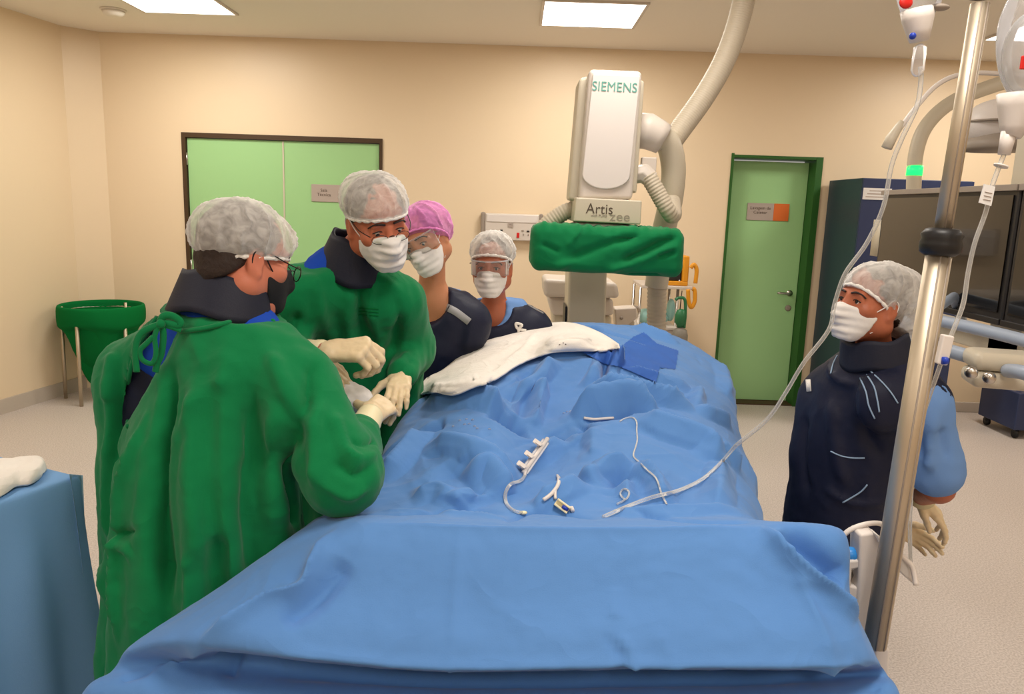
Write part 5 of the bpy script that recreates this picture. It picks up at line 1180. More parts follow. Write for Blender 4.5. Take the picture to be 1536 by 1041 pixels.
def cap(t, h, c, r, pl, m, band, seed=0, pleats=22, amp=0.006, label=None, bun=None, drop=0.0):
    # bouffant cap: puffed ellipsoid cut by the elastic plane pl=(n, d) in the head frame
    S = SDF.box(h.c-0.22, h.c+0.22, 0.0055); S.add(h.ell(c, r))
    if bun: S.add(h.ell(*bun), 0.05)
    n, d = pl; S.clip(h.half(n, d), 0.012)
    V, F = S.mesh(); L = h.loc(V); N = vnormals(V, F); nn = nrm(n); hgt = d-(L@nn)  # height above elastic plane
    ang = np.arctan2(L[:, 0], L[:, 1]-c[1]); w = np.clip(hgt/0.03, 0, 1)
    wob = fbm(L*9+3, 1, seed)*1.8; rid = 1-np.abs(np.sin(ang*pleats*0.5+wob*1.4)); fade = np.clip(1.25-hgt/0.16, 0.15, 1)
    V = V+N*(h.k*w*(amp*(rid**3-0.3)*fade+0.002*fbm(L, 18, seed+3)+0.007*(0.5-np.abs(fbm(L*np.array((1, 1, 0.7)), 9, seed+5)))))[:, None]
    o = build('cap', V, F, M[m], t, label=label); ORG[o] = ORG[t]
    # elastic band around the cut
    B = []; u = nrm(np.cross(nn, (1, 0, 0))); x = np.array((1, 0, 0.))
    for k in range(80):
        a = 2*PI*k/80; lo, hi = 0.02, 0.25; dr = x*math.cos(a)+u*math.sin(a); base = nn*(d-0.004)
        base = base+u*((np.array((0, c[1], 0))-base)@u)
        for _ in range(24):
            mid = (lo+hi)/2; q = base+dr*mid
            if sum(((q[i]-c[i])/r[i])**2 for i in range(3)) < 1: lo = mid
            else: hi = mid
        B.append(h.p(*(base+dr*(lo-0.003)))+0.0012*np.array((0, 0, math.sin(a*31))))
    B.append(B[0]); e = MB(); e.tube(B, [0.0055*h.k*(1+0.25*math.sin(k*2.1)) for k in range(81)], 8, cap=False, sq=0.7); e.build('elastic_band', M[band], o)
    return o
def facemask(t, h, m='mask', strap=True, low=-0.118, wide=1.0):
    S = SDF.box(h.c-0.16, h.c+0.16, 0.0042)
    S.add(h.ell((0, 0.030, -0.045), (0.0705*wide, 0.083, 0.079))); S.add(h.cone((0, 0.103, -0.008), (0, 0.121, -0.040), 0.012, 0.017), 0.035); S.add(h.ell((0, 0.080, -0.094), (0.040, 0.034, 0.028)), 0.03)
    S.clip(h.half((0, -0.30, 0.954), -0.0365), 0.004); S.clip(h.half((0, -0.92, -0.38), -0.0095), 0.004); S.clip(h.half((0, 0, -1), -low), 0.012)
    V, F = S.mesh(); L = h.loc(V); N = vnormals(V, F); w = np.clip((L[:, 1]-0.045)/0.03, 0, 1)*np.clip((0.055-np.abs(L[:, 0]))/0.03, 0.25, 1)
    w = w*(m == 'mask')
    V = V+N*(w*0.0026*np.sin(L[:, 2]*2*PI/0.024+0.6*fbm(L, 12, 8))+(0.0022 if m == 'mask' else 0.0)*fbm(L, 28, 3))[:, None]
    o = build('face_mask', V, F, M[m], t); ORG[o] = ORG[t]
    if strap:
        for q in (-1, 1):
            e = MB(); e.tube(spline([h.p(q*0.060, 0.052, -0.030), h.p(q*0.075, 0.02, -0.002), h.p(q*0.083, -0.004, 0.024), h.p(q*0.086, -0.024, 0.008), h.p(q*0.080, -0.016, -0.034), h.p(q*0.067, 0.014, -0.066), h.p(q*0.056, 0.034, -0.086)], 6), 0.0017*h.k, 6); e.build('ear_loop', M[m], o)
    return o
def goggles(t, h):
    V = []; F = []; n = 22
    for i, z in enumerate((0.036, 0.03, 0.0, -0.018, -0.026)):
        for k in range(n+1):
            a = -1.25+2.5*k/n; x = 0.084*math.sin(a); y = 0.030+0.092*math.cos(a)-0.10*max(0, abs(z-0.012)-0.012)
            zz = z+(0.014*math.exp(-(x/0.014)**2) if i >= 3 else 0); V.append(h.p(x, y, zz))
    for i in range(4):
        for k in range(n): F.append((i*(n+1)+k, i*(n+1)+k+1, (i+1)*(n+1)+k+1, (i+1)*(n+1)+k))
    g = build('safety_goggles', V, F, M['goggle'], t, solid=0.0015); ORG[g] = ORG[t]
    e = MB(); e.tube([np.array(v) for v in V[:n+1]], 0.0028*h.k, 6); e.build('brow_bar', M['bag'], g)
    for q in (-1, 1): e = MB(); e.tube([h.p(q*0.082, 0.055, 0.02), h.p(q*0.086, 0.0, 0.016), h.p(q*0.082, -0.03, 0.008)], 0.003*h.k, 6, sq=1.8); e.build('goggle_arm', M['goggle'], g)
    return g
def spectacles(t, h, drop=-0.012, out=0.118, rx=0.026, rz=0.019, wr=0.0014):
    g = None
    for q in (-1, 1):
        c = np.array((q*0.033, out, drop)); P = [h.p(c[0]+rx*math.cos(a), c[1]-0.25*abs(c[0]+rx*math.cos(a))+0.004, c[2]+rz*math.sin(a)) for a in np.linspace(0, 2*PI, 29)]
        e = MB(); e.tube(P, wr*h.k, 6, cap=False)
        if g is None:
            e.tube([h.p(-0.008, out, drop+0.006), h.p(0, out+0.003, drop+0.009), h.p(0.008, out, drop+0.006)], 0.0013*h.k, 6)
            g = e.build('spectacles', M['rim'], t); ORG[g] = ORG[t]
        else: e.build('rim', M['rim'], g)
        build('lens', P[:-1], [tuple(range(28))], M['lens'], g)
        e = MB(); e.tube(spline([h.p(q*0.058, out-0.012, drop+0.010), h.p(q*0.076, 0.06, drop+0.018), h.p(q*0.083, 0.0, drop+0.032), h.p(q*0.083, -0.02, drop+0.014)], 5), 0.0015*h.k, 6); e.build('temple_arm', M['rim'], g)
    return g
def neckcollar(t, a, b, ra, rb, m='collar', thick=0.008, tilt=None, seed=0):
    a = np.asarray(a); b = np.asarray(b); ax = nrm(b-a); u = nrm(np.cross(ax, (0, 1, 0.01))); v = np.cross(ax, u); V = []; F = []; n = 48; m_ = 8; L = np.linalg.norm(b-a)
    for i in range(m_):
        s = i/(m_-1)
        for k in range(n):
            an = 2*PI*k/n; r = (ra+(rb-ra)*s)*(1+0.02*math.sin(3*an+seed)); V.append(a+ax*L*s+r*(u*math.cos(an)+v*math.sin(an))+0.004*ax*math.sin(5*an+seed))
    for i in range(m_-1):
        for k in range(n): F.append((i*n+k, i*n+(k+1) % n, (i+1)*n+(k+1) % n, (i+1)*n+k))
    return build('thyroid_collar', V, F, M[m], t, solid=thick)
def garment(name, t, prims, m, h=0.011, cuts=(), clips=(), lines=(), wr=0.004, ws=9, seed=0, sm=1, fine=0.0015, extra=None, label=None, fg=1.7):
    lo = np.min([p[1] for p, k in prims], 0); hi = np.max([p[2] for p, k in prims], 0); S = SDF.box(lo-0.03, hi+0.03, h)
    for p, k in prims: S.add(p, k)
    for c, k in cuts: S.sub(c, k)
    for c, k in clips: S.clip(c, k)
    V, F = S.mesh(); V = smooth(V, F, sm)
    if extra is not None: V = extra(V, F)
    if lines: V = folds(V, F, lines, None, fg)
    N = vnormals(V, F); st = np.array((1, 1, 0.16)); Wp = V+0.03*np.stack([fbm(V, 5, seed+k) for k in (1, 2, 3)], 1); V = V+N*(wr*(0.5-np.abs(fbm(Wp*st, ws, seed)))+fine*fbm(V, 40, seed+4))[:, None]
    o = build(name, V, F, M[m], t, label=label); ORG[o] = ORG[t]; return o, V, F
def plane(pt, n):
    n = nrm(n); pt = np.asarray(pt, float)
    return lambda X, Y, Z: (X-pt[0])*n[0]+(Y-pt[1])*n[1]+(Z-pt[2])*n[2]
def onmesh(bvh, pts, off=0.003, n=4):
    out = []
    for p in (spline([np.array(q, float) for q in pts], n) if n else pts):
        hh = hit(bvh, p[0], p[1])
        if hh is not None: out.append(hh[0]-nrm(ray(p[0], p[1]))*off)
    return out
def band_on(bvh, pts, wpx, off=0.004):
    # ribbon lying on a garment: pixel centre line with a pixel half width
    P = spline([np.array(q, float) for q in pts], 5); V = []; F = []
    for i, p in enumerate(P):
        d = P[min(i+1, len(P)-1)]-P[max(i-1, 0)]; nn = np.array((-d[1], d[0]))/max(np.linalg.norm(d), 1e-6)
        a = hit(bvh, *(p+nn*wpx)); b = hit(bvh, *(p-nn*wpx))
        if a is None or b is None: continue
        V += [a[0]-nrm(ray(*p))*off, b[0]-nrm(ray(*p))*off]
    for i in range(len(V)//2-1): F.append((2*i, 2*i+1, 2*i+3, 2*i+2))
    return V, F
def yawof(fw): return math.atan2(-fw[0], fw[1])   # loft x axis = person's right
def sleeve(a, b, c, ra, rb, rc): return [(Cone(a, b, ra, rb), 0.05), (Cone(b, c, rb, rc), 0.03)]
def stand(hipc, fw, spread=0.09, hz=0.88):
    f = nrm((fw[0], fw[1], 0)); r = np.array((f[1], -f[0], 0)); hipc = np.array((hipc[0], hipc[1], 0))
    return ([hipc+r*s*spread+np.array((0, 0, hz)) for s in (1, -1)], [hipc+r*s*(spread+0.005)+f*0.02+np.array((0, 0, 0.48)) for s in (1, -1)], [hipc+r*s*(spread+0.01)-f*0.01+np.array((0, 0, 0.08)) for s in (1, -1)])
# ---------------------------------------------------------------- A: surgeon seen from behind
def person_a():
    fw = nrm((0.62, 0.78, 0)); yw = yawof(fw); t = thing('person', 'person in green gown seen from behind with navy collar and white cap', 'person', (-0.70, 1.70, 0))
    h = Head(atY(367, 388, 1.75), (0.68, 0.70, -0.24), roll=-0.03, k=0.98)
    nb = atY(333, 455, 1.74); sh = [atY(446, 582, 1.66), atY(210, 556, 1.90)]; el = [atY(512, 712, 1.57), atY(218, 725, 1.98)]; wr = [atY(556, 622, 1.86), atY(452, 528, 2.02)]
    hp, kn, an = stand((-0.70, 1.70), fw)
    J = dict(sh=sh, el=el, wr=wr, hp=hp, kn=kn, an=an, nb=nb, fw=fw)
    kR = atY(585, 600, 1.97); hR = hand_chain(wr[0], kR-wr[0], np.array((0.15, -0.75, 0.65)), -1, (0.55, 0.75, 0.5), (0.8, 0.7, 0.5, 1))
    kL = atY(482, 543, 2.02); hL = hand_chain(wr[1], kL-wr[1], np.array((0.1, -0.35, 0.95)), 1, (0.35, 0.25, 0.2), (0.4, 0.9, 0.6, 1))
    cx, cy = -0.675, 1.755
    tor = [(0.82, -0.70, 1.70, 0.16, 0.115, yw), (1.0, -0.69, 1.71, 0.155, 0.11, yw), (1.18, cx, cy-0.01, 0.17, 0.115, yw), (1.30, cx, cy, 0.165, 0.10, yw), (1.37, cx+0.01, cy+0.01, 0.10, 0.07, yw)]
    body(t, h, J, [hR, hL], M['skinA'], tor)
    hair(t, h, M['hairdark'], nape=-0.085)
    cap(t, h, (0, -0.014, 0.048), (0.094, 0.124, 0.088), (nrm((0, 0.16, -0.985)), -0.002), 'cap', 'capband', 3, 16, 0.008)
    facemask(t, h, 'blackmask', wide=0.96); eyes(t, h); spectacles(t, h, drop=-0.010, out=0.126, rx=0.026, rz=0.018)
    glove(hR, wr[0], el[0], t, cuff=0.125); glove(hL, wr[1], el[1], t, cuff=0.06, seed=3)
    neckcollar(t, atY(331, 482, 1.735), atY(345, 420, 1.76), 0.114, 0.098, seed=1)
    garment('scrub_top', t, [(Loft([(0.95, -0.69, 1.71, 0.17, 0.125, yw), (1.18, cx, cy-0.01, 0.180, 0.122, yw), (1.30, cx, cy, 0.175, 0.108, yw), (1.39, cx+0.01, cy+0.01, 0.10, 0.09, yw)]), 0), (Cone(nb-np.array((0, 0, .03)), sh[0], .066, .062), .05), (Cone(nb-np.array((0, 0, .03)), sh[1], .066, .062), .05)], 'royal', h=0.012)
    garment('lead_apron', t, [(Loft([(0.5, -0.69, 1.70, 0.20, 0.15, yw), (0.95, -0.69, 1.71, 0.178, 0.135, yw), (1.14, cx, cy-0.005, 0.186, 0.130, yw), (1.20, cx, cy, 0.183, 0.122, yw)]), 0), (Cone(sh[1]+(sh[1]-sh[0])*-0.12, sh[1]+np.array((0.02, -0.02, -0.2)), .074, .09), .05)], 'navy', h=0.012)
    # gown: bell shaped body to the shins with sleeves
    def rip(a, Z):
        k = np.clip((1.25-Z)/0.5, 0, 1); return k*(0.010*np.sin(7*a+1.0+2*Z)+0.008*np.sin(13*a+3*Z))
    g = [(Loft([(0.22, -0.70, 1.67, 0.275, 0.25, yw), (0.55, -0.70, 1.68, 0.258, 0.225, yw), (0.85, -0.70, 1.70, 0.242, 0.195, yw), (1.05, -0.695, 1.715, 0.23, 0.175, yw), (1.20, cx, cy-0.01, 0.215, 0.155, yw), (1.31, cx, cy, 0.195, 0.13, yw), (1.385, cx+0.01, cy+0.01, 0.125, 0.105, yw)], ripple=rip), 0)]
    g += [(Cone(atY(186, 590, 1.86), atY(196, 1010, 1.78), .058, .075), .07)]
    for i in (0, 1): g += [(Cone(nb-np.array((0, 0, .035)), sh[i]+np.array((0, 0, -0.005)), .072, .078), .06)]+sleeve(sh[i], el[i], wr[i]+(el[i]-wr[i])*0.40, 0.086, 0.078, 0.050)
    poly = [(242, 466), (268, 496), (253, 533), (225, 585), (193, 640), (191, 585), (200, 540), (222, 498)]
    sc = 1.72/FOC; pp = np.array(poly, float)
    def wedge():
        def f(X, Y, Z):
            X, Y, Z = np.broadcast_arrays(X, Y, Z); dz = Z-CAMH; yy = Y*math.cos(PIT)-dz*math.sin(PIT); a = X/yy; b = (-Y*math.sin(PIT)-dz*math.cos(PIT))/yy
            px = 768+FOC*(a*math.cos(ROL)-b*math.sin(ROL)); py = 520.5+FOC*(a*math.sin(ROL)+b*math.cos(ROL)); d = np.full(px.shape, 1e9); ins = np.zeros(px.shape, bool); j = len(pp)-1
            for i in range(len(pp)):
                e = pp[j]-pp[i]; wx = px-pp[i][0]; wy = py-pp[i][1]; tt = np.clip((wx*e[0]+wy*e[1])/(e@e), 0, 1); d = np.minimum(d, np.hypot(wx-e[0]*tt, wy-e[1]*tt))
                c = ((pp[i][1] > py) != (pp[j][1] > py)) & (px < (pp[j][0]-pp[i][0])*(py-pp[i][1])/(pp[j][1]-pp[i][1]+1e-9)+pp[i][0]); ins ^= c; j = i
            return np.maximum(np.where(ins, -d, d)*sc, Y-1.87)
        return f, np.array((-1.0, 1.4, 1.0)), np.array((-0.55, 1.85, 1.45))
    ln = [([(385, 575), (375, 640), (372, 760), (385, 900)], -0.013, 0.022), ([(258, 560), (245, 660), (240, 780), (250, 900)], -0.024, 0.016), ([(225, 620), (205, 680), (185, 740), (178, 850), (180, 960)], 0.014, 0.012, 1), ([(300, 560), (290, 700), (300, 860)], 0.014, 0.026),
        ([(340, 520), (335, 640), (338, 780), (345, 880)], 0.010, 0.022), ([(420, 600), (410, 720), (415, 800)], 0.012, 0.020), ([(438, 640), (430, 730), (445, 790)], -0.022, 0.018), ([(405, 530), (440, 600), (470, 650)], 0.010, 0.014), ([(470, 540), (455, 620), (440, 680)], -0.012, 0.018),
        ([(478, 600), (470, 660), (480, 730)], 0.010, 0.016), ([(500, 620), (520, 680), (545, 700)], 0.008, 0.012), ([(170, 560), (168, 660), (160, 780), (158, 900)], 0.010, 0.014), ([(182, 540), (186, 640), (180, 700)], -0.010, 0.014), ([(200, 480), (175, 530), (165, 600)], 0.008, 0.016),
        ([(165, 790), (185, 800), (205, 795)], -0.012, 0.010), ([(170, 812), (190, 818), (200, 840)], 0.008, 0.010), ([(500, 690), (530, 715), (555, 700)], -0.007, 0.010), ([(480, 720), (520, 745), (550, 730)], 0.006, 0.010), ([(330, 800), (325, 880), (335, 950)], -0.014, 0.016), ([(280, 820), (285, 900), (280, 980)], 0.010, 0.016), ([(350, 560), (300, 600), (260, 680)], 0.006, 0.018),
        ([(522, 660), (545, 668), (560, 664)], -0.006, 0.008), ([(515, 676), (540, 688), (562, 682)], 0.005, 0.008)]
    o, V, F = garment('gown', t, g, 'green', h=0.008, cuts=[(wedge(), 0.004)], fg=1.9, lines=ln, wr=0.013, ws=8, seed=11, clips=[(plane((-0.6, 0, 1.352), (0.10, 0, 1)), 0.008)])
    B = bvh_of(V, F)
    # neck hem and tie bow at the back
    P = onmesh(B, [(270, 497), (310, 492), (350, 482), (390, 478), (410, 482)], 0.004)
    if len(P) > 2: e = MB(); e.tube(P, 0.0055, 8); e.build('neck_hem', M['green'], o)
    P = onmesh(B, [(236, 476), (212, 510), (198, 545), (191, 590), (192, 640)], 0.003)
    if len(P) > 2: e = MB(); e.tube(P, 0.005, 8); e.build('edge_hem', M['green'], o)
    def lace(pts, Y, r=0.0058): e = MB(); e.tube(spline([atY(p[0], p[1], Y+(p[2] if len(p) > 2 else 0)) for p in pts], 6), r, 8, sq=0.5); return e.build('back_tie', M['green'], o)
    YY = hit(B, 275, 500)[0][1]-0.02
    lace([(240, 483), (246, 474), (258, 474), (270, 482), (268, 488), (255, 486), (243, 485)], YY, 0.0085); lace([(243, 486), (245, 505), (242, 530), (236, 545), (233, 558)], YY, 0.0075); lace([(238, 488), (232, 505), (234, 530), (228, 545), (214, 540), (210, 526), (220, 515), (230, 505)], YY-0.01)
    lace([(238, 487), (215, 497), (205, 512), (203, 530), (205, 558)], YY-0.01, 0.0075); lace([(241, 486), (255, 490), (272, 496)], YY, 0.006)
    e = MB(); e.ball(atY(241, 486, YY-0.008), (0.010, 0.008, 0.010), n=8); e.build('tie_knot', M['green'], o)
    e = MB()
    e.tube(spline([h.p(q, 0.0, 0) for q in ()]+[atY(496, 565, 2.0), atY(512, 576, 2.03), atY(530, 583, 2.06), atY(548, 590, 2.08)], 5), 0.0065, 8)
    sy = thing('catheter_sheath', 'white catheter tube held between the gloved hands', 'catheter', atY(520, 580, 2.04)); o2 = e.build('sheath_tube', M['whiteplastic'], sy)
# ---------------------------------------------------------------- B: surgeon facing, leaning over
def person_b():
    fw = nrm((0.38, -0.92, 0)); yw = yawof(fw); t = thing('person', 'person in green gown with spectacles and white mask looking down at the drape', 'person', (-0.50, 2.42, 0))
    h = Head(atY(566, 332, 2.15), (0.50, -0.80, -0.32), roll=0.20, k=0.97)
    nb = atY(512, 402, 2.24); sh = [atY(448, 440, 2.16), atY(592, 452, 2.28)]; el = [atY(418, 540, 2.12), atY(616, 522, 2.40)]; wr = [atY(487, 528, 1.95), atY(603, 562, 2.22)]
    hp, kn, an = stand((-0.52, 2.46), fw); J = dict(sh=sh, el=el, wr=wr, hp=hp, kn=kn, an=an, nb=nb, fw=fw)
    kR = atY(552, 523, 1.95); hR = hand_chain(wr[0], kR-wr[0], np.array((0.30, -0.45, 0.84)), -1, ((0.9, 0.8, 0.4), (1.05, 1.0, 0.6), (1.1, 1.1, 0.7), (1.1, 1.1, 0.7)), (0.55, 0.8, 0.5, 1), L=1.18)
    kL = atY(597, 586, 2.12); hL = hand_chain(wr[1], kL-wr[1], np.array((0.1, -0.45, 0.9)), 1, (0.35, 0.4, 0.3), (0.8, 0.5, 0.4, 1), L=0.95)
    cx, cy = -0.50, 2.34
    tor = [(0.82, -0.52, 2.46, 0.165, 0.12, yw), (1.0, -0.52, 2.44, 0.16, 0.115, yw), (1.2, -0.51, 2.38, 0.175, 0.115, yw), (1.33, -0.50, 2.31, 0.16, 0.10, yw), (1.41, -0.495, 2.28, 0.10, 0.07, yw)]
    body(t, h, J, [hR, hL], M['skinB'], tor); hair(t, h, M['hairgrey'], nape=-0.06)
    cap(t, h, (0, -0.020, 0.054), (0.092, 0.128, 0.080), (nrm((0, 0.20, -0.98)), -0.020), 'cap', 'capband', 5, 14, 0.006)
    facemask(t, h, wide=1.02); eyes(t, h, (0.1, 1, -0.55), 'hairdark'); spectacles(t, h, drop=-0.008, out=0.112, rx=0.022, rz=0.013, wr=0.0009)
    glove(hR, wr[0], el[0], t, cuff=0.08, seed=2); glove(hL, wr[1], el[1], t, cuff=0.03, seed=4)
    neckcollar(t, atY(524, 414, 2.23), atY(538, 356, 2.21), 0.096, 0.070, seed=2)
    g0 = [(Loft([(0.95, -0.52, 2.44, 0.175, 0.13, yw), (1.2, -0.51, 2.38, 0.185, 0.125, yw), (1.34, -0.50, 2.31, 0.168, 0.11, yw), (1.44, -0.495, 2.28, 0.10, 0.085, yw)]), 0)]+[(Cone(nb-np.array((0, 0, .0)), s, .068, .058), .05) for s in sh]
    _o, _V, _F = garment('scrub_top', t, g0, 'royal', h=0.012)
    P = onmesh(bvh_of(_V, _F), [(478, 346), (483, 356), (487, 366), (491, 376)], 0.003)
    if len(P) > 2: e = MB(); e.tube(P, 0.003, 6); e.build('lanyard', M['orange'], t)
    def rip(a, Z):
        k = np.clip((1.25-Z)/0.4, 0, 1); return k*(0.010*np.sin(8*a+1.0+2*Z)+0.007*np.sin(14*a+3*Z))
    g = [(Loft([(0.25, -0.53, 2.47, 0.27, 0.24, yw), (0.6, -0.53, 2.47, 0.25, 0.21, yw), (0.95, -0.52, 2.45, 0.235, 0.18, yw), (1.2, -0.51, 2.38, 0.222, 0.158, yw), (1.33, -0.50, 2.31, 0.20, 0.135, yw), (1.415, -0.495, 2.28, 0.125, 0.10, yw)], ripple=rip), 0)]
    for i in (0, 1): g += [(Cone(nb-np.array((0, 0, .035)), sh[i]+np.array((0, 0, -0.004)), .072, .074), .06)]
    g += sleeve(sh[0], el[0], wr[0]+(el[0]-wr[0])*0.30, 0.082, 0.074, 0.050)+sleeve(sh[1], el[1], wr[1]+(el[1]-wr[1])*0.04, 0.078, 0.070, 0.043)
    ln = [([(560, 420), (556, 460), (566, 500), (572, 540)], 0.012, 0.012, 1), ([(525, 430), (520, 480), (530, 520)], 0.010, 0.014, 1), ([(540, 425), (540, 470), (548, 510)], -0.012, 0.014), ([(470, 420), (480, 470), (500, 510)], 0.008, 0.020), ([(590, 440), (598, 480), (592, 530)], -0.008, 0.016), ([(500, 410), (440, 440), (420, 480)], 0.006, 0.02), ([(545, 402), (575, 420), (600, 440)], 0.006, 0.014), ([(604, 470), (590, 520), (580, 550)], -0.012, 0.014), ([(455, 470), (430, 500), (420, 520)], -0.014, 0.02), ([(612, 528), (600, 545), (588, 550)], 0.006, 0.008), ([(618, 540), (604, 556), (592, 562)], -0.005, 0.007), ([(470, 440), (462, 490), (470, 510)], -0.008, 0.014)]
    o, V, F = garment('gown', t, g, 'green', h=0.0105, lines=ln, wr=0.011, ws=9, seed=21, clips=[(plane(atY(512, 388, 2.24), (-0.04, -0.25, 1)), 0.01)])
    B = bvh_of(V, F)
    for k in range(3):
        P = onmesh(B, [(538, 462+k*5), (560, 463+k*5), (568, 464+k*5)], 0.002); 
        if len(P) > 2: e = MB(); e.tube(P, 0.0012, 5); e.build('stitched_mark', M['greendark'], o)
    for pts in ([(470, 377), (495, 392), (525, 404), (548, 408)],):
        P = onmesh(B, pts, 0.003)
        if len(P) > 2: e = MB(); e.tube(P, 0.004, 6); e.build('neck_hem', M['green'], o)
# ---------------------------------------------------------------- C: woman in pink cap
def apron_person(t, h, J, hands, skin, tor, fw, yw, capargs, hairm, aprn, scr, neckcut, eyes_l, vest='navy', scrub='scrub', lines=(), brow='hairdark', collar=None, gog=True, nr=0.05):
    body(t, h, J, hands, skin, tor, nr); hair(t, h, hairm, nape=-0.06)
    cap(t, h, **capargs); facemask(t, h); eyes(t, h, eyes_l, brow)
    if gog: goggles(t, h)
    sh, el, wr, nb = J['sh'], J['el'], J['wr'], J['nb']
    g = [(Loft(scr), 0)]+[(Cone(nb-np.array((0, 0, .045)), s, .058, .056), .05) for s in sh]
    for i in (0, 1): g += [(Cone(sh[i], sh[i]+(el[i]-sh[i])*0.85, .056, .062), .04)]
    so, SV, SF = garment('scrub_top', t, g, scrub, h=0.0105, cuts=[(Ell(*neckcut[0]), 0.005)], wr=0.006, ws=10, seed=31)
    v = [(Loft(aprn), 0)]+[(Cone(nb-np.array((0, 0, .050)), sh[i]*1.06-nb*0.06, .072, .074), .05) for i in (0, 1)]+[(Cone(sh[i]*1.02-nb*0.02, sh[i]*1.02-nb*0.02+np.array((0, 0, -0.03)), .076, .072), .04) for i in (0, 1)]
    vo, VV, VF = garment('lead_apron', t, v, vest, h=0.010, cuts=[(Ell(*neckcut[1]), 0.006)], wr=0.006, ws=8, seed=33, lines=lines)
    return vo, VV, VF, SV, SF
def person_c():
    fw = nrm((0.05, -1, 0)); yw = yawof(fw); t = thing('person', 'person in pink cap, clear goggles and navy apron leaning in beside the green gown', 'person', (-0.27, 2.92, 0))
    h = Head(atY(637, 361, 2.75), (-0.22, -0.93, -0.26), roll=0.45, k=0.93)
    nb = atY(648, 438, 2.84); sh = [atY(612, 470, 2.86), atY(700, 482, 2.84)]; el = [atY(598, 570, 2.90), atY(706, 570, 2.92)]; wr = [atY(610, 640, 2.8), atY(690, 650, 2.82)]
    hp, kn, an = stand((-0.29, 2.96), fw, 0.085, 0.84); J = dict(sh=sh, el=el, wr=wr, hp=hp, kn=kn, an=an, nb=nb, fw=fw)
    hands = [hand_chain(wr[i], np.array((0.3*(1-2*i), -0.6, -0.5)), np.array((0, -0.5, 0.8)), -1+2*i, (0.5, 0.5, 0.3), (0.6, 0.8, 0.4, 1), L=0.9) for i in (0, 1)]
    cx, cy = -0.29, 2.90
    tor = [(0.78, cx, 2.95, 0.15, 0.11, yw), (0.95, cx, 2.95, 0.13, 0.10, yw), (1.12, cx, cy+0.01, 0.145, 0.105, yw), (1.22, cx, cy-0.01, 0.135, 0.09, yw), (1.29, cx, cy-0.02, 0.08, 0.06, yw)]
    scr = [(0.75, cx, 2.95, 0.165, 0.125, yw), (0.95, cx, 2.95, 0.15, 0.115, yw), (1.12, cx, cy+0.01, 0.155, 0.115, yw), (1.22, cx, cy-0.01, 0.145, 0.10, yw), (1.31, cx, cy-0.02, 0.09, 0.075, yw)]
    apr = [(0.35, cx, 2.95, 0.21, 0.17, yw), (0.75, cx, 2.95, 0.20, 0.155, yw), (0.95, cx, 2.95, 0.185, 0.145, yw), (1.12, cx, cy, 0.178, 0.138, yw), (1.22, cx, cy-0.01, 0.165, 0.118, yw), (1.30, cx, cy-0.02, 0.115, 0.085, yw)]
    nc = atY(640, 456, 2.74)
    vo, V, F, SV, SF = apron_person(t, h, J, hands, M['skinC'], tor, fw, yw, dict(c=(-0.008, -0.030, 0.040), r=(0.108, 0.130, 0.104), pl=(nrm((0, 0.62, -0.78)), 0.012), m='pinkcap', band='pinkband', seed=9, pleats=14, amp=0.010), M['hairdark'], apr, scr, ((nc+np.array((0, -0.02, 0.03)), (0.094, 0.16, 0.125)), (nc+np.array((-0.005, -0.02, 0.025)), (0.090, 0.17, 0.115))), (0.2, 1, -0.4), lines=[([(700, 470), (690, 520), (700, 560)], -0.008, 0.02)])
    B = bvh_of(V, F); V2, F2 = band_on(B, [(655, 455), (668, 460), (684, 468), (704, 483)], 5.5)
    if len(V2) > 4: o = build('shoulder_stripe', V2, F2, M['stripe'], vo, solid=0.002, label='silver grey stripe across the shoulder strap')
